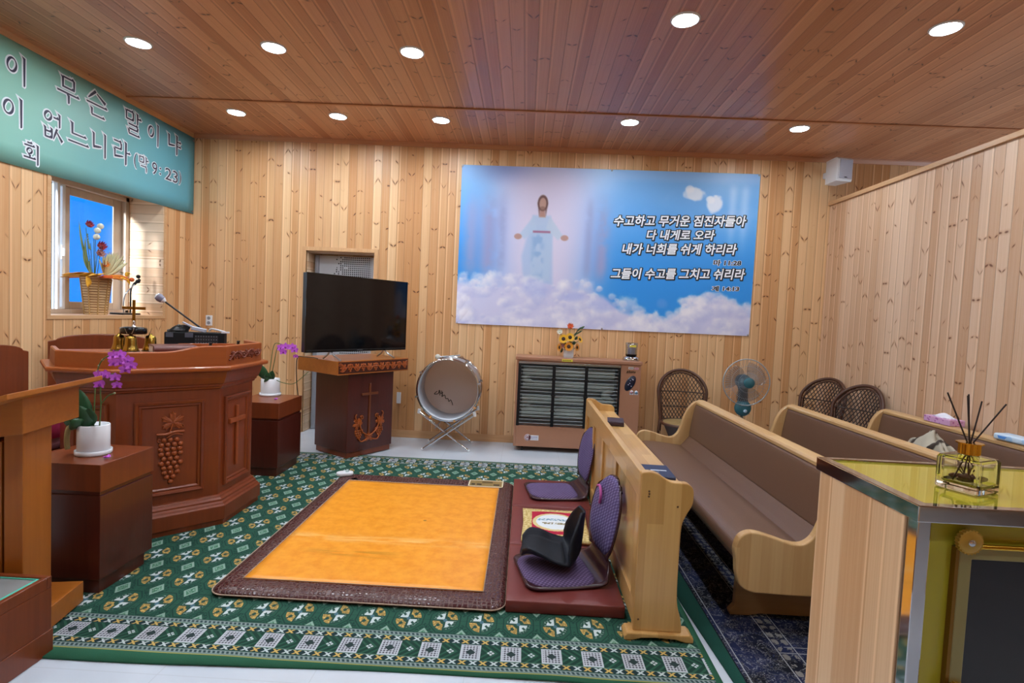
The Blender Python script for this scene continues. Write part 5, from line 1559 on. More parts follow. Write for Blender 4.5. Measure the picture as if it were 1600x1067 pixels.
# left-hand chamfer panel
m3 = Matrix.Translation((-a_-cl_, cl_, 0)) @ Matrix.Rotation(R(-45), 4, 'Z')
raised_frame('panel_frame', 0.045, cl_*math.sqrt(2)-0.045, 0.235, 0.835, 0.040, pu, M['pulpit'], m3)
# carved leaves on the rim of the right chamfer
m4 = Matrix.Translation((outer[1][0], outer[1][1], 0)) @ Matrix.Rotation(R(45), 4, 'Z')
Lo = (Vector(outer[2])-Vector(outer[1])).length
g = G(); g.xf = m4
for k, (cx, s_) in enumerate(((0.075, 0.036), (0.165, 0.034), (0.25, 0.036), (0.335, 0.036), (0.41, 0.03))):
    vine_leaf(g, cx, 1.112, s_, 0.0, (-0.6, 0.5, 0.0, 0.7, -0.4)[k], 0.012)
    if k < 4: grapes(g, cx+0.045, 1.125, 0.0085, (3, 2, 1), 0.0)
g.tube(smooth_path([(0.03, -0.006, 1.085), (0.12, -0.008, 1.135), (0.21, -0.008, 1.09), (0.30, -0.008, 1.14), (0.39, -0.008, 1.09), (0.45, -0.008, 1.13)], 6), 0.006, 6)
build('leaf_frieze', g, plain('red carved wood', '#6a2c16', 0.4, var=0.15), pu)

# things on the pulpit -------------------------------------------------
def on_pulpit(x, y): 
    c, s = math.cos(R(45)), math.sin(R(45))
    return (-2.185+c*x-s*y, 3.30+s*x+c*y)
PZ = 0.009+1.118
bx_, by_ = on_pulpit(-0.135, 0.40)
be = thing('bell_stand', 'brass bell set under a black disc with a gold cross, standing on the pulpit', 'bells', (bx_, by_, PZ), R(20))
def bell(px, py, name='bell'):
    g = G().lathe([(0.046, 0.0), (0.047, 0.006), (0.040, 0.022), (0.034, 0.045), (0.032, 0.085), (0.026, 0.100), (0.010, 0.106), (0.010, 0.115)], 24, (px, py, 0))
    return build(name, g, M['brass'], be)
for px, py in ((-0.088, 0.03), (0.0, -0.05), (0.088, 0.03)):
    bl_ = bell(px, py)
    gg = build('bell_base', G().lathe([(0.051, 0.0), (0.051, 0.004), (0.046, 0.005)], 24, (px, py, 0)), M['black_plastic']); gg.parent = bl_
build('top_disc', G().lathe([(0.001, 0.112), (0.072, 0.112), (0.076, 0.118), (0.076, 0.146), (0.070, 0.154), (0.04, 0.160), (0.001, 0.160)], 32), M['gloss_black'], be)
g = G()
for k in range(3):
    a = -PI/2+k*2*PI/3
    g.bar((0.078*math.cos(a)-0.012, 0.078*math.sin(a), 0.115), (0.078*math.cos(a)-0.026, 0.078*math.sin(a), 0.15), 0.003, 0.003).bar((0.078*math.cos(a)+0.012, 0.078*math.sin(a), 0.115), (0.078*math.cos(a)+0.026, 0.078*math.sin(a), 0.15), 0.003, 0.003)
build('hangers', g, M['chrome'], be)
build('post', G().lathe([(0.016, 0.158), (0.012, 0.166), (0.006, 0.172), (0.009, 0.182), (0.006, 0.190), (0.008, 0.198), (0.001, 0.200)], 14), M['chrome'], be)
build('cross', G().box(-0.009, 0.009, -0.003, 0.003, 0.195, 0.335).box(-0.066, 0.066, -0.003, 0.003, 0.272, 0.290), M['brass'], be, 0.001)
# brown book lying open behind the rim
bx_, by_ = on_pulpit(0.05, 0.22)
bk = thing('hymn_book', 'reddish brown leather book lying on the pulpit behind the bells', 'book', (bx_, by_, PZ), R(45))
build('cover', G().box(-0.12, 0.12, -0.09, 0.09, 0, 0.004).box(-0.12, 0.12, -0.09, 0.09, 0.046, 0.052), plain('red brown leather', '#5c2a22', 0.45, var=0.1), bk, 0.003)
build('pages', G().box(-0.115, 0.115, -0.080, 0.085, 0.004, 0.046), plain('book pages', '#d9d4cc', 0.7), bk)
build('spine', G().lathe([(0.026, -0.12), (0.026, 0.12)], 16, (0, -0.083, 0.026), Ry(PI/2)), plain('red brown spine', '#5c2a22', 0.45, var=0.15), bk, 0.002)
# black case with cables and microphone
bx_, by_ = on_pulpit(0.245, 0.455)
cs = thing('amplifier', 'black amplifier case with a vent grille at the back of the pulpit', 'amplifier', (bx_, by_, PZ), R(22))
build('case', G().box(-0.185, 0.185, -0.065, 0.065, 0.0, 0.125), M['black_matte'], cs, 0.006)
def holes():
    m, n = material('perforated black plate', 0.5)
    x, y, z = n.xyz()
    d = (((x/0.016).fract()-0.5).pow(2.0)+((z/0.022).fract()-0.5).pow(2.0)).sqrt()
    n.base(n.mix(d.lt(0.24), lin('#121318'), lin('#5b5f68')))
    return m
build('vent', G().box(0.0, 0.145, -0.0695, -0.065, 0.015, 0.105), holes(), cs)
for xa, xb in ((-0.175, -0.13), (-0.06, -0.01)): build('tape', G().box(xa, xb, -0.0675, -0.064, 0.09, 0.122), plain('grey gloss tape', '#4c5360', 0.25), cs)
g = G(); rs_ = random.Random(11)
for k in range(7):
    cx, cy = -0.115+0.006*k, 0.0
    r = 0.048-0.003*k
    g.tube([(cx+r*1.3*math.cos(a), cy+r*0.75*math.sin(a), 0.132+0.006*k+0.004*math.sin(3*a+k)) for a in [2*PI*i/22 for i in range(22)]], 0.0055, 6, True)
cb_ = build('coiled_cable', g, M['black_plastic'])
cb_.parent = None; cb_.location = (bx_, by_, PZ); cb_.rotation_euler = (0, 0, R(22)); tag(cb_, 'coil of black cable heaped on the black amplifier case', 'cable')
wc = build('cable', G().tube(smooth_path([(0.075, 0.02, 0.134), (0.09, 0.01, 0.150), (0.12, -0.01, 0.148), (0.175, -0.03, 0.135), (0.20, -0.05, 0.130)], 6), 0.0065, 8).obox((0.19, -0.055, 0.131), (0.05, 0.022, 0.012)), plain('white cable', '#c9ccd4', 0.4))
wc.location = (bx_, by_, PZ); wc.rotation_euler = (0, 0, R(22)); tag(wc, 'white cable with a plug trailing over the right end of the amplifier', 'cable')
mc = thing('gooseneck_microphone', 'black gooseneck microphone with a white head rising from the amplifier towards the window', 'microphone', (bx_, by_, PZ), R(22))
p0, p1 = (0.04, 0.0, 0.145), (-0.19, -0.02, 0.33)
build('base', G().obox((0.020, -0.03, 0.147), (0.09, 0.05, 0.024), Ry(0.2)).obox((-0.035, -0.045, 0.172), (0.10, 0.016, 0.012), Ry(0.5)), plain('grey blue plastic', '#a6afc0', 0.35), mc, 0.004)
build('neck', G().tube(smooth_path([p0, (-0.06, -0.01, 0.225), p1], 6), 0.006, 8), M['black_plastic'], mc)
d_ = (Vector(p1)-Vector((-0.06, -0.01, 0.225))).normalized()
q_ = d_.to_track_quat('Z', 'Y').to_matrix()
hd = build('head', G().lathe([(0.010, 0.0), (0.022, 0.02), (0.026, 0.045), (0.022, 0.066), (0.001, 0.074)], 18, p1, q_), M['white_plastic'], mc)
build('head_slot', G().lathe([(0.0235, 0.020), (0.0275, 0.046), (0.024, 0.062), (0.021, 0.062), (0.022, 0.046), (0.020, 0.020)], 18, p1, q_), plain('dark slot ring', '#6f6c7e', 0.4), hd)
for k, (lx, ly) in enumerate(((0.27, 0.20), (0.50, 0.38))):
    px, py = on_pulpit(lx, ly)
    cm = thing('clip_microphone', ('small black clip on the pulpit rim in front of the amplifier vent', 'small black clip on the pulpit rim near its right end')[k], 'clip', (px, py, PZ), R(45))
    build('clip', G().obox((0, 0, 0.035), (0.016, 0.02, 0.07)).obox((0, -0.012, 0.066), (0.012, 0.03, 0.010)), M['black_plastic'], cm, 0.003)

# ------------------------------------------------------------------ clergy chairs behind the pulpit
def clergy_chair(name, label, loc, rz, w, ztop, cushion):
    t = thing(name, label, 'chair', loc, rz, 'dark chairs behind the pulpit')
    arch = [(-w/2, 0.30), (w/2, 0.30), (w/2, ztop-0.06)]+[(w/2*math.cos(a)*0.86, ztop-0.05+0.05*math.sin(a)) for a in [PI*i/14 for i in range(15)]]+[(-w/2, ztop-0.06)]
    build('backrest', G().prism(arch, 0.20, 0.25, 'y'), M['mahog_mid'], t, 0.006)
    build('seat', G().box(-w/2, w/2, -0.20, 0.20, 0.36, 0.42), M['mahog_mid'], t, 0.006)
    build('seat_cushion', G().box(-w/2+0.05, w/2-0.05, -0.19, 0.19, 0.42, 0.47), plain('dark red velvet', '#571a22', 0.8), t, 0.02, 3)
    for sx in (-1, 1):
        build('arm', G().box(sx*w/2-0.03, sx*w/2+0.03, -0.20, 0.20, 0.60, 0.64), M['mahog_mid'], t, 0.008)
        for y in (-0.17, 0.22): build('leg', G().box(sx*w/2-0.028, sx*w/2+0.028, y-0.028, y+0.028, 0.0, 0.60 if y < 0 else 0.36), M['mahog_mid'], t, 0.004)
    return t
clergy_chair('clergy_chair', 'dark red wooden chair with an arched back behind the pulpit, below the window', (-3.36, 4.26, 0.009), R(40), 0.72, 1.155, 0)
clergy_chair('clergy_chair', 'dark red wooden chair whose back shows at the left edge of the photo', (-3.31, 3.45, 0.009), R(90), 0.60, 1.115, 1)
pk = thing('cushion', 'bright pink cushion on the dark chair, seen between the lectern and the pulpit', 'cushion', (-3.17, 3.49, 0.4795), R(90))
g = G().sheet(lambda u, v: ((2*u-1)*0.19, 0.05*(1-abs(2*u-1)**3)*(1-abs(2*v-1)**3)*-1, 0.015+0.27*v), 14, 14, 0.0)
g.sheet(lambda u, v: ((2*u-1)*0.19, 0.05*(1-abs(2*u-1)**3)*(1-abs(2*v-1)**3), 0.015+0.27*v), 14, 14, 0.0)
build('cover', g, plain('magenta satin', '#dd2f74', 0.5, var=0.15), pk)
build('stripe', G().box(-0.192, 0.192, -0.052, 0.052, 0.16, 0.172), plain('yellow ribbon', '#c9a24a', 0.5), pk, 0.003)

# ------------------------------------------------------------------ flower pedestals
def pedestal(label, loc, w, d, h):
    t = thing('pedestal', label, 'pedestal', loc, 0, 'flower pedestals')
    build('body', G().box(-w, 0, 0, d, 0.07, h-0.155), M['mahog'], t, 0.003)
    build('plinth', G().box(-w+0.03, -0.012, 0.012, d-0.045, 0.0, 0.07), M['mahog'], t, 0.002)
    build('neck', G().box(-w+0.006, -0.008, 0.008, d-0.008, h-0.155, h-0.135), M['mahog'], t)
    build('top', G().box(-w, 0.003, -0.003, d, h-0.135, h), M['mahog_mid'], t, 0.003)
    return t
pedestal('dark red flower pedestal in front of the pulpit, left foreground', (-2.03, 2.55, 0.009), 0.40, 0.375, 0.646)
pedestal('dark red flower pedestal between the pulpit and the television stand', (-2.05, 4.50, 0.009), 0.40, 0.47, 0.631)

M['pot'] = plain('white glazed pot', '#dde0e6', 0.25, var=0.02)
M['orchid'] = plain('magenta orchid petal', '#c25ad2', 0.55, var=0.15)
M['orchid_d'] = plain('deep magenta', '#8a1f9a', 0.55, var=0.1)
M['orchid_leaf'] = plain('deep green orchid leaf', '#2b5434', 0.35, var=0.2)
M['soil'] = plain('dark bark', '#2b2622', 0.9, var=0.4)
def orchid_flower(parent, c, d, r):
    q = Vector(d).normalized().to_track_quat('Z', 'Y').to_matrix()
    g = G(); g.xf = Matrix.Translation(c) @ q.to_4x4()
    for a, L, w in ((90, 1.0, .62), (210, .95, .5), (330, .95, .5), (25, 1.05, .85), (155, 1.05, .85)):
        ca, sa = math.cos(R(a)), math.sin(R(a))
        def pf(u, v):
            rad = r*L*v; ww = r*w*0.55*math.sin(PI*min(1, .1+.86*v))**.7*(2*u-1)
            return (rad*ca-ww*sa, rad*sa+ww*ca, 0.25*r*v*v-0.1*abs(ww)+0.0008*a/90)
        g.sheet(pf, 4, 5, 0)
    f = build('flower', g, M['orchid'], parent, recalc=False)
    g = G(); g.xf = Matrix.Translation(c) @ q.to_4x4()
    g.sph((0, -r*.12, r*.14), (r*.22, r*.3, r*.18), 8, 6)
    build('lip', g, M['orchid_d'], f)
def orchid(label, loc, rz, pr, ph, leaves, stems, flowers, buds):
    t = thing('potted_orchid', label, 'potted plant', loc, rz)
    build('saucer', G().lathe([(0.001, 0), (pr*1.10, 0), (pr*1.14, 0.006), (pr*1.14, 0.024), (pr*1.08, 0.024), (pr*1.06, 0.010), (0.001, 0.010)], 36), M['pot'], t)
    build('pot', G().lathe([(0.001, 0.010), (pr*0.97, 0.010), (pr, 0.016), (pr, ph-0.003), (pr-0.003, ph), (pr-0.009, ph), (pr-0.010, ph-0.03), (0.001, ph-0.03)], 40), M['pot'], t)
    build('soil', G().lathe([(pr-0.011, ph-0.028), (pr*0.5, ph-0.014), (0.001, ph-0.010)], 24), M['soil'], t)
    for a, b, w, dr_ in leaves:
        g = G(); leaf(g, a, b, w, dr_, (0.2, -1, 0.3)); build('leaf', g, M['orchid_leaf'], t)
    for s_ in stems:
        build('stem', G().tube(smooth_path(s_, 6), 0.0032, 6), M['stem'] if s_ else M['stem'], t)
    for c, d, r in flowers: orchid_flower(t, c, d, r)
    g = G()
    for c in buds: g.sph(c, 0.006, 8, 6)
    if buds: build('bud', g, plain('green bud', '#8a8f6a', 0.5), t)
    return t
o1 = orchid('orchid with two sprays of magenta flowers in a white pot on the front pedestal', (-2.215, 2.735, 0.655), 0, 0.071, 0.155,
    [((-.03, -.01, .14), (-.060, -.03, .345), .044, .01), ((-.02, -.02, .14), (-.13, -.05, .22), .040, .02), ((-.01, -.03, .14), (-.035, -.07, .265), .048, .01), ((.0, -.02, .15), (.02, -.06, .25), .032, .0), ((-.03, -.04, .15), (-.05, -.09, .19), .036, .02)],
    [[(0, 0, .14), (.012, -.01, .30), (.02, -.01, .41), (.055, -.02, .49), (.13, -.04, .53)], [(.03, 0, .14), (.045, -.01, .26), (.05, -.02, .34), (.075, -.03, .41), (.145, -.05, .43)], [(.05, -.01, .27), (.09, -.02, .31), (.125, -.02, .325)]],
    [((.140, -.05, .52), (-.2, -1, .2), .031), ((.175, -.05, .525), (.3, -1, .3), .029), ((.145, -.055, .485), (-.2, -1, 0), .029), ((.185, -.06, .49), (.1, -1, 0), .030), ((.215, -.05, .50), (.5, -1, .2), .028), ((.235, -.055, .475), (.6, -1, 0), .028), ((.21, -.06, .455), (.3, -1, -.2), .029),
     ((.060, -.045, .415), (-.3, -1, .1), .031), ((.098, -.05, .42), (.1, -1, .2), .029), ((.075, -.055, .375), (0, -1, -.1), .033), ((.150, -.05, .41), (.5, -1, .1), .026), ((.160, -.05, .372), (.5, -1, -.2), .024)],
    [(.022, -.012, .43), (.035, -.015, .462), (.06, -.02, .495), (.09, -.02, .515), (.125, -.022, .325)])
g = G(); g.tube(smooth_path([(-.05, -.05, .165), (-.085, -.055, .14), (-.10, -.05, .08), (-.095, -.05, .03)], 5), [0.012]*16, 6)
build('dry_root', g, plain('dry yellow brown leaf', '#9a8a5a', 0.7, var=0.3), o1)
orchid('orchid with one magenta spray in a white pot on the pedestal beside the television', (-2.315, 4.90, 0.640), 0, 0.082, 0.155,
    [((-.02, -.02, .14), (-.115, -.06, .30), .040, .01), ((-.02, -.03, .14), (-.06, -.08, .29), .036, .01), ((.0, -.03, .14), (.02, -.09, .22), .036, .02), ((.02, -.03, .14), (.055, -.08, .24), .030, .01), ((0, -.05, .14), (.0, -.10, .17), .03, .02)],
    [[(0, 0, .13), (.03, -.01, .28), (.06, -.02, .42), (.10, -.04, .47), (.16, -.06, .44)], [(-.02, 0, .13), (.0, 0, .30), (.03, -.02, .45), (.07, -.03, .485), (.19, -.05, .45)], [(.06, -.03, .15), (.14, -.06, .13), (.24, -.08, .125), (.30, -.06, .17), (.37, -.05, .24)]],
    [((.125, -.07, .445), (-.2, -1, .1), .040), ((.165, -.075, .455), (.2, -1, .2), .040), ((.15, -.08, .41), (0, -1, -.1), .036), ((.225, -.07, .455), (.4, -1, .2), .038), ((.245, -.07, .43), (.4, -1, 0), .034), ((.255, -.06, .375), (.3, -1, -.3), .024)], [])
def petal(label, loc):
    p = build('fallen_petal', G().sheet(lambda u, v: ((2*u-1)*0.016*math.sin(PI*(.1+.85*v)), (v-.5)*0.036, 0.003+0.008*(2*v-1)**2+0.006*(2*u-1)**2), 5, 6, 0.001), M['orchid'])
    p.location = loc; tag(p, label, 'petal')
petal('small fallen magenta petal beside the pot on the front pedestal', (-2.085, 2.66, 0.6555))
petal('small fallen magenta petal beside the pot on the farther pedestal', (-2.15, 4.66, 0.6405))

# ------------------------------------------------------------------ television stand (old lectern) and television
tp = thing('television_stand', 'dark wooden lectern with carved frieze and cross carrying the television', 'television stand', (-1.675, 5.15, 0.009), R(56))
BW, BD = 0.575, 0.51
build('body', G().box(0, BW, 0, BD, 0.055, 0.83), M['mahog'], tp, 0.003)
build('plinth', G().box(0.012, BW-0.012, 0.012, BD-0.012, 0, 0.055), M['mahog_mid'], tp, 0.002)
sl = build('top', G().box(-0.165, BW+0.155, -0.05, 0.585, 0.83, 0.962), M['orange_wood_h'], tp, 0.003)
g = G()
x = -0.12
for k in range(6):
    vine_leaf(g, -0.10+k*0.155, 0.897, 0.044, -0.0505, (0.5, -0.6)[k % 2], 0.012)
    if k < 5: grapes(g, -0.025+k*0.155, 0.920, 0.0105, (3, 3, 2, 1), -0.052)
g.tube(smooth_path([(-0.14, -0.056, 0.87)]+[(-0.10+k*0.0775, -0.056, 0.897+(0.034 if k % 2 else -0.034)) for k in range(11)], 5), 0.005, 6)
spiral(g, -0.138, 0.925, 0.018, -0.0505, 1, 0, 0.004); spiral(g, 0.705, 0.92, 0.018, -0.0505, -1, 0, 0.004)
build('leaf_frieze', g, M['carved_orange'], sl)
build('frieze_ground', G().box(-0.155, BW+0.145, -0.0515, -0.050, 0.842, 0.952), plain('dark frieze ground', '#4a1f10', 0.45, var=0.1), sl)
g = G().box(0.255, 0.277, -0.010, 0, 0.20, 0.72).box(0.165, 0.367, -0.012, 0, 0.605, 0.630)
build('cross', g, wood('cross wood', '#7d4424', '#633018', 'z', 0.8), tp, 0.002)
g = G(); vine_leaf(g, 0.266, 0.175, 0.062, -0.001, 0, 0.014); vine_leaf(g, 0.125, 0.325, 0.066, -0.001, 0.7, 0.014); vine_leaf(g, 0.41, 0.32, 0.066, -0.001, -0.7, 0.014)
grapes(g, 0.14, 0.255, 0.0125, (4, 4, 3, 2), 0.0); grapes(g, 0.395, 0.25, 0.0125, (4, 4, 3, 2), 0.0)
for s_ in (1, -1):
    g.tube(smooth_path([(0.266, -0.01, 0.19), (0.266+s_*0.08, -0.012, 0.235), (0.266+s_*0.115, -0.012, 0.30), (0.266+s_*0.105, -0.010, 0.365)], 6), 0.008, 6)
    g.tube(smooth_path([(0.266+s_*0.15, -0.01, 0.35), (0.266+s_*0.175, -0.012, 0.40), (0.266+s_*0.16, -0.01, 0.425)], 6), 0.006, 6)
    g.tube(smooth_path([(0.266+s_*0.04, -0.01, 0.155), (0.266+s_*0.10, -0.012, 0.145), (0.266+s_*0.13, -0.01, 0.18)], 6), 0.007, 6)
    spiral(g, 0.266+s_*0.095, 0.385, 0.022, 0.0, s_, 0.5, 0.006)
build('grape_emblem', g, M['carved_orange'], tp)

TZ = 0.009+0.962
tv = thing('television', 'large black flat television standing on the dark wooden lectern', 'television', (-1.622, 5.30, TZ), R(55.8))
tw, tz0, tz1 = 1.215, 0.085, 0.805
build('cabinet', G().box(-tw/2, tw/2, 0.0, 0.055, tz0, tz1), M['black_plastic'], tv, 0.004)
build('screen', G().box(-tw/2+0.010, tw/2-0.010, -0.003, 0.001, tz0+0.022, tz1-0.010), plain('black screen', '#07080c', 0.07, var=0), tv)
build('bezel', G().ring(-tw/2-0.002, tw/2+0.002, tz0-0.002, tz1+0.002, 0.012, 0.003, -0.005), M['gloss_black'], tv)
build('lower_trim', G().box(-tw/2, tw/2, -0.005, 0.0, tz0, tz0+0.022), M['black_plastic'], tv)
g = G()
for k in range(7): g.box(-0.035+k*0.010, -0.028+k*0.010, -0.0062, -0.005, tz0+0.008, tz0+0.015)
build('logo', g, plain('grey letters', '#7b7f88', 0.3, 0.6), tv)
for x in (-0.33, 0.33):
    g = G()
    for s_ in (-1, 1): g.tube(smooth_path([(x, 0.03, tz0+0.01), (x+0.02, 0.03+s_*0.05, 0.05), (x+0.035, 0.03+s_*0.135, 0.0085)], 5), 0.008, 8)
    build('foot', g, M['steel'], tv)
cab = build('power_cable', G().tube(smooth_path([(-1.93, 5.02, 0.985), (-1.99, 5.10, 0.985), (-2.12, 5.20, 0.979), (-2.215, 5.262, 0.972), (-2.232, 5.262, 0.90), (-2.235, 5.29, 0.70), (-2.25, 5.42, 0.36), (-2.33, 5.55, 0.12), (-2.42, 5.62, 0.012)], 7), 0.0045, 6), M['black_plastic'])
tag(cab, 'thin black power cable hanging from the left side of the television stand', 'cable')

# ------------------------------------------------------------------ lectern in the left foreground
lc = thing('lectern', 'orange brown reading lectern with a sloping top, cut by the left edge of the photo', 'lectern', (-2.16, 2.33, 0.0), R(11))
build('step', G().box(-0.30, 0.138, -0.165, 0.122, 0.018, 0.115).box(-0.28, 0.12, -0.15, 0.105, 0.0, 0.018), M['orange_wood_h'], lc, 0.003)
build('post', G().box(-0.010, 0.060, -0.158, 0.022, 0.115, 0.89), M['orange_wood'], lc, 0.003)
build('post', G().box(-0.28, -0.024, -0.15, 0.012, 0.115, 0.85), M['orange_wood'], lc, 0.003)
g = G(); g.prism([(-0.32, 0.835), (0.10, 0.898), (0.10, 1.058), (-0.32, 0.905)], -0.222, 0.146, 'y')
build('desk_box', g, M['orange_wood_h'], lc, 0.003)
g = G(); g.prism([(-0.39, 0.866), (0.175, 1.072), (0.173, 1.094), (-0.397, 0.887)], -0.42, 0.195, 'y')
build('sloping_top', g, M['orange_wood_h'], lc, 0.003)

# low box with a glass top
gb = thing('low_chest', 'low red brown wooden chest with a green edged glass top, lower left corner', 'chest', (-2.25, 1.7, 0.0))
def gp(name, g, mat, bev=0.003): return at_parent(build(name, g, mat, None, bev), gb)
cx0, cx1, cy0, cy1 = -2.38, -1.890, 1.25, 2.125
gp('plinth', G().box(cx0, cx1+0.004, cy0, cy1+0.004, 0.0, 0.10), M['mahog_mid'])
gp('body', G().box(cx0, cx1, cy0, cy1, 0.10, 0.275), M['mahog_mid'])
g = G().box(cx0, cx1, cy1-0.022, cy1, .275, .322).box(cx0, cx1, cy0, cy0+0.022, .275, .322).box(cx1-0.022, cx1, cy0+0.022, cy1-0.022, .275, .322).box(cx0, cx0+0.022, cy0+0.022, cy1-0.022, .275, .322)
gp('rim', g, M['mahog_mid'], 0.003)
gp('glass_top', G().box(cx0+0.024, cx1-0.024, cy0+0.024, cy1-0.024, .302, .312), plain('pale reflecting glass', '#8a8f90', 0.05, var=0.02), 0)
g = G().box(cx1-0.040, cx1-0.023, cy0+0.024, cy1-0.024, .3125, .3165).box(cx0+0.024, cx1-0.040, cy1-0.028, cy1-0.023, .3125, .3165)
gp('glass_edge', g, plain('green glass edge', '#58c9ae', 0.2, var=0.05), 0)

# ------------------------------------------------------------------ things on the window sill
SZ = WZ0+0.0045
fb = thing('flower_basket', 'woven basket of artificial autumn flowers and orange leaves on the window sill', 'flower basket', (-4.08, 5.045, SZ))
def wicker():
    m, n = material('woven straw', 0.7)
    x, y, z = n.xyz()
    a = (z*260.0).sin()
    k = n.noise(n.vec(x, y, z*9.0), 22.0, 3.0)
    n.base(n.mix(a.ramp(-0.9, 0.6)*0.7+(k-0.5)*0.8+0.1, lin('#8a6036'), lin('#d9b98a')))
    n.bump(a, 0.5, 0.004)
    return m
pr_ = [(0.001, 0.0), (0.085, 0.0)]
for k in range(40):
    z = 0.345*k/39; r = 0.086+0.036*(k/39)**1.2
    pr_ += [(r+0.003*(k % 2), z+0.002)]
pr_ += [(0.115, 0.350), (0.110, 0.33), (0.001, 0.32)]
build('basket', G().lathe(pr_, 40), wicker(), fb)
g = G()
for k in range(9):
    a = 2*PI*k/9; g.tube([(0.088*math.cos(a), 0.088*math.sin(a), 0.0), (0.124*math.cos(a), 0.124*math.sin(a), 0.34)], 0.006, 5)
build('stakes', g, plain('straw stake', '#b08a54', 0.7), fb)
AUT = [plain('orange leaf', '#d97a1c', 0.6, var=0.2), plain('amber leaf', '#dfa325', 0.6, var=0.2), plain('red orange leaf', '#cf5a1e', 0.6, var=0.2)]
rs_ = random.Random(9)
for k in range(22):
    a = 2*PI*k/22+rs_.random()*0.3; r1 = 0.25+0.07*rs_.random()
    g = G(); leaf(g, (0.07*math.cos(a), 0.07*math.sin(a), 0.36), (r1*math.cos(a), r1*math.sin(a), 0.375-0.05*rs_.random()), 0.045, 0.02, (math.sin(a), -math.cos(a), 3))
    build('autumn_leaf', g, AUT[1] if math.sin(a) < -0.5 else AUT[k % 3], fb)
for a, b in (((.10, -.20, .35), (.14, -.27, .26)), ((.12, -.22, .34), (.12, -.24, .25))):
    g = G(); leaf(g, a, b, .035, 0.01, (1, 0, 0)); build('autumn_leaf', g, AUT[1], fb)
g = G()
for k, (y, z, x) in enumerate(((-.12, .80, 0), (-.03, .80, .02), (-.05, .74, .02), (-.10, .66, .03), (-.04, .60, .05), (-.14, .62, .0), (.02, .60, .03))):
    g.tube(smooth_path([(0, y*0.3, .33), (x*.5, y*0.7, .33+(z-.33)*.5), (x, y, z)], 5), 0.003, 5)
for b in ((.06, .30, .40), (.10, .33, .41)): g.tube(smooth_path([(0.05, .12, .37), (.05, .22, .42), b], 5), 0.0025, 5)
build('stems', g, M['stem'], fb)
RED = plain('dark red rose', '#9a2b35', 0.6, var=0.2); PINK = plain('dusty rose', '#b5837a', 0.6, var=0.2); CORE = plain('rose heart', '#5f1a20', 0.7)
for c, r, mt in (((.03, -.13, .82), .040, RED), ((.07, -.035, .635), .048, RED), ((.08, -.06, .565), .045, PINK), ((.10, -.02, .47), .036, AUT[0])):
    bloom(fb, c, (1, -.3, .5), r, mt, CORE, 7, 0.45, 0.9)
for c in ((.05, -.01, .83), (.05, -.045, .785), (.05, -.055, .725)):
    build('pompon', G().sph(c, 0.028, 12, 8), plain('white pompon', '#d9dccb', 0.8, var=0.1), fb)
g = G()
for k in range(15):
    t = -1.0+2.0*k/14; b = (.10+.02*(k % 3), .07+.19*math.sin(t), .42+.19*math.cos(t))
    leaf(g, (.05, .05, .36), b, .022, 0.01, (1, 0, .3))
build('pale_bloom', g, plain('pale cream bloom', '#cfcba2', 0.6, var=0.15), fb)
g = G()
for b in ((.02, -.22, .85), (.03, -.16, .72), (.02, -.17, .60), (.05, -.12, .52)): leaf(g, (.02, -.06, .36), b, .016, -0.02, (1, 0, .3))
for k in range(7): leaf(g, (.04, -.10-.01*k, .60+.02*k), (.05, -.15, .62+.02*k), .010, 0, (1, 0, 0))
build('foliage', g, plain('sage leaf', '#7d8f63', 0.6, var=0.2), fb)
g = G()
for c in ((.07, .285, .365), (.10, .335, .355)): g.sph(c, (.022, .026, .022), 10, 7)
build('berries', g, plain('orange berry', '#cf5f2a', 0.4), fb)
g = G(); leaf(g, (.08, .29, .38), (.09, .33, .31), .02, 0, (1, 0, 0)); leaf(g, (.08, .27, .39), (.09, .325, .42), .025, 0, (1, 0, 0))
build('amber_leaf', g, AUT[1], fb)
gm = thing('desk_microphone', 'gooseneck desk microphones on a flat base at the right end of the sill', 'microphone', (-4.06, 5.40, SZ))
build('base', G().box(-0.07, 0.07, -0.12, 0.13, 0, 0.018), M['black_plastic'], gm, 0.006)
build('neck', G().tube(smooth_path([(0, -0.02, 0.018), (0, -0.02, 0.12), (0.0, 0.0, 0.20), (0.02, 0.06, 0.28), (0.03, 0.12, 0.33)], 6), 0.006, 8), M['steel'], gm)
build('neck', G().tube(smooth_path([(0, 0.075, 0.018), (0, 0.075, 0.14), (0.0, 0.08, 0.26), (0.02, 0.105, 0.33)], 6), 0.008, 8), M['black_plastic'], gm)
build('head', G().sph((0.03, 0.135, 0.345), (0.02, 0.028, 0.02), 12, 8).sph((0.03, 0.14, 0.395), (0.018, 0.026, 0.020), 12, 8).tube([(0.02, 0.09, 0.31), (0.03, 0.16, 0.365)], 0.014, 8), M['black_matte'], gm)

# ------------------------------------------------------------------ steel framed cabinet in the right foreground, with a reed diffuser
M['mirror_steel'] = plain('polished steel', '#c3c5c9', 0.06, 1.0, var=0.02)
M['olive'] = plain('olive yellow panel', '#a59d2a', 0.30, var=0.04, scale=5)
M['lime_top'] = plain('gloss yellow glass top', '#cdc23c', 0.04, 0.55, var=0.02, scale=5)
M['side_pine'] = boards('pine side panel', 'y', 'z', '#e3c19a', '#bf8f62', '#7a4a2a', 0.047, rough=0.4, knotp=0.13, seed=5, period=0.55, gdark=0.06, vee=0.2, groove='#a97c50')
kb = thing('cabinet', 'steel framed yellow cabinet with a glass door and pine side, right foreground', 'cabinet', (1.1, 1.12, 0.0))
def kp(name, g, mat, bev=0.0, parent=None):
    o = build(name, g, mat, None, bev)
    if parent: o.parent = parent; return o
    return at_parent(o, kb)
KX0, KX1, KY0, KY1, KZ = 0.716, 1.62, 0.962, 1.275, 1.17
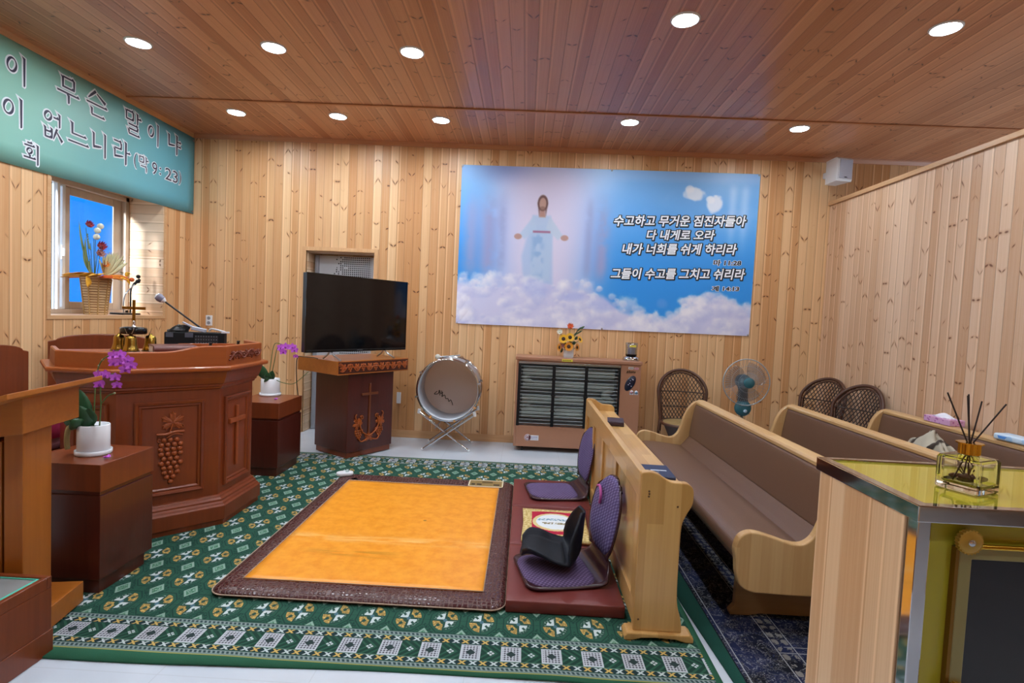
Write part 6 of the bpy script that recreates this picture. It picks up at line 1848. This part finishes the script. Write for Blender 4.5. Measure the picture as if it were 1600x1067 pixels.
kp('side_panel', G().box(KX0-0.006, KX0, KY0+0.028, KY1, 0.02, KZ-0.026), M['side_pine'], 0.002)
kp('side_backing', G().box(KX0, KX0+0.012, KY0+0.028, KY1-0.02, 0.03, KZ-0.028), M['olive'])
kp('front_post', G().box(KX0-0.002, KX0+0.022, KY0, KY0+0.028, 0.0, KZ-0.026), M['mirror_steel'], 0.002)
kp('front_post', G().box(KX1-0.022, KX1, KY0, KY0+0.028, 0.0, KZ-0.026), M['mirror_steel'], 0.002)
kp('rear_post', G().box(KX0, KX0+0.022, KY1-0.024, KY1, 0.0, KZ-0.026), M['mirror_steel'], 0.002)
kp('rear_post', G().box(KX1-0.022, KX1, KY1-0.024, KY1, 0.0, KZ-0.026), M['mirror_steel'], 0.002)
g = G()
g.loft([[(KX0-0.010, KY0-0.010, z), (KX1+0.010, KY0-0.010, z), (KX1+0.010, KY1+0.012, z), (KX0-0.010, KY1+0.012, z)] if o_ == 0 else [(KX0+0.014, KY0+0.010, z), (KX1-0.014, KY0+0.010, z), (KX1-0.014, KY1-0.006, z), (KX0+0.014, KY1-0.006, z)] for o_, z in ((1, KZ-0.030), (0, KZ-0.030), (0, KZ), (1, KZ), (1, KZ-0.030))], True, False)
kp('top_frame', g, M['mirror_steel'], 0.002)
kp('top_glass', G().box(KX0+0.014, KX1-0.014, KY0+0.010, KY1-0.006, KZ-0.014, KZ-0.004), M['lime_top'])
kp('front_panel', G().box(KX0+0.022, KX1-0.022, KY0+0.008, KY0+0.020, 0.04, KZ-0.030), M['olive'])
kp('back_panel', G().box(KX0+0.022, KX1-0.022, KY1-0.014, KY1-0.004, 0.04, KZ-0.030), M['olive'])
kp('end_panel', G().box(KX1-0.012, KX1-0.002, KY0+0.028, KY1-0.024, 0.04, KZ-0.030), M['olive'])
kp('bottom_panel', G().box(KX0+0.02, KX1-0.02, KY0+0.02, KY1-0.02, 0.03, 0.05), M['olive'])
dX0, dX1, dZ0, dZ1 = 0.788, 1.56, 0.80, 1.098
door = kp('door', G().ring(dX0, dX1, dZ0, dZ1, 0.022, KY0+0.008, KY0-0.004), plain('khaki door frame', '#8a8152', 0.4, 0.2), 0.002)
kp('door_glass', G().box(dX0+0.020, dX1-0.020, KY0-0.002, KY0+0.006, dZ0+0.02, dZ1-0.02), plain('dark door glass', '#1d1f24', 0.06, var=0), 0, door)  # glass coloured dark for the unlit cabinet interior behind it
kp('hinge_strip', G().box(dX0-0.006, dX0, KY0-0.003, KY0+0.008, 0.06, dZ1-0.002), plain('bronze strip', '#7d5a1c', 0.3, 0.6), 0, door)
kp('top_rod', G().tube([(dX0+0.02, KY0-0.006, dZ1+0.003), (dX1, KY0-0.006, dZ1+0.003)], 0.005, 8), M['gold'], 0, door)
for zz in (dZ1+0.012, 0.832):
    P_ = [((0.0214+0.0012*math.cos(22*2*PI*i/132))*math.cos(2*PI*i/132), (0.0214+0.0012*math.cos(22*2*PI*i/132))*math.sin(2*PI*i/132)) for i in range(132)]
    g = G(); g.xf = Matrix.Translation((0.798, KY0-0.004, zz)) @ Matrix.Rotation(PI/2, 4, 'X')
    g.prism(P_, 0.0, 0.009); g.lathe([(0.0185, 0.009), (0.015, 0.0108), (0.001, 0.0108)], 24)
    k_ = kp('knob', g, plain('bronze gold knob', '#b08c3a', 0.35, 0.5), 0, door)
    g = G(); g.xf = Matrix.Translation((0.798, KY0-0.0148, zz)) @ Matrix.Rotation(PI/2, 4, 'X')
    g.lathe([(0.006, 0.0), (0.006, 0.002), (0.0035, 0.003), (0.001, 0.003)], 14)
    kp('screw', g, M['chrome'], 0, k_)

df = thing('reed_diffuser', 'square glass reed diffuser with a gold collar and five dark reeds on the cabinet', 'reed diffuser', (0.893, 1.085, KZ-0.0035), R(26))
df.scale = (0.88, 0.88, 0.93)
hw = 0.0435
def rsq(h, r, z): return [(*p, z) for p in rrect(-h, h, -h, h, r, 4)]
g = G()
g.loft([rsq(hw-0.003, 0.006, 0.0), rsq(hw, 0.007, 0.003), rsq(hw, 0.007, 0.066), rsq(hw-0.003, 0.008, 0.071), rsq(0.018, 0.0179, 0.075), rsq(0.017, 0.0169, 0.080)], True, False)
g.add(rsq(hw-0.003, 0.006, 0.0), [tuple(range(19, -1, -1))])
g.loft([rsq(0.0135, 0.0134, 0.080), rsq(0.0135, 0.0134, 0.073), rsq(hw-0.009, 0.008, 0.067), rsq(hw-0.008, 0.008, 0.062), rsq(hw-0.008, 0.008, 0.020), rsq(hw-0.012, 0.008, 0.014)], True, False)
g.add(rsq(hw-0.012, 0.008, 0.014), [tuple(range(20))])
g.loft([rsq(0.017, 0.0169, 0.080), rsq(0.0135, 0.0134, 0.080)], True, False)
build('bottle', g, glass('clear glass', (0.97, 0.99, 0.98, 1)), df, recalc=False)
P_ = [((0.0205 if i % 2 else 0.0190)*math.cos(2*PI*i/40), (0.0205 if i % 2 else 0.0190)*math.sin(2*PI*i/40)) for i in range(40)]
g = G(); g.prism(P_, 0.0765, 0.099)
P2 = [((0.0262 if i % 2 else 0.0245)*math.cos(2*PI*i/24), (0.0262 if i % 2 else 0.0245)*math.sin(2*PI*i/24)) for i in range(24)]
g.prism(P2, 0.099, 0.1015)
build('collar', g, M['gold'], df)
RD = plain('dark brown reed', '#2a1a1a', 0.7, var=0.2)
c26, s26 = math.cos(R(-26)), math.sin(R(-26))
for wx, wy, zt in ((-0.054, 0.006, 0.205), (-0.020, -0.01, 0.205), (-0.004, 0.012, 0.200), (0.022, 0.004, 0.190), (0.062, -0.012, 0.188)):
    x, y = c26*wx-s26*wy, s26*wx+c26*wy
    k = -0.42
    build('reed', G().tube([(x*k, y*k, 0.018), (x*0.10, y*0.10, 0.101), (x, y, zt)], 0.0017, 8), RD, df)
g = G(); rs_ = random.Random(4)
for k in range(9):
    a = rs_.random()*6.28; r = 0.022*rs_.random()
    g.sph((r*math.cos(a), r*math.sin(a), 0.021+0.003*(k % 3)), (0.017, 0.008, 0.006), 8, 6, Rz(a*1.7))
for k in range(5):
    a = 1.26*k; g.tube([(0.005, 0.0, 0.022), (0.018*math.cos(a), 0.018*math.sin(a), 0.045+0.004*(k % 2))], 0.0016, 5)
build('dried_flowers', g, plain('dried brown petals', '#5a3524', 0.8, var=0.3), df)
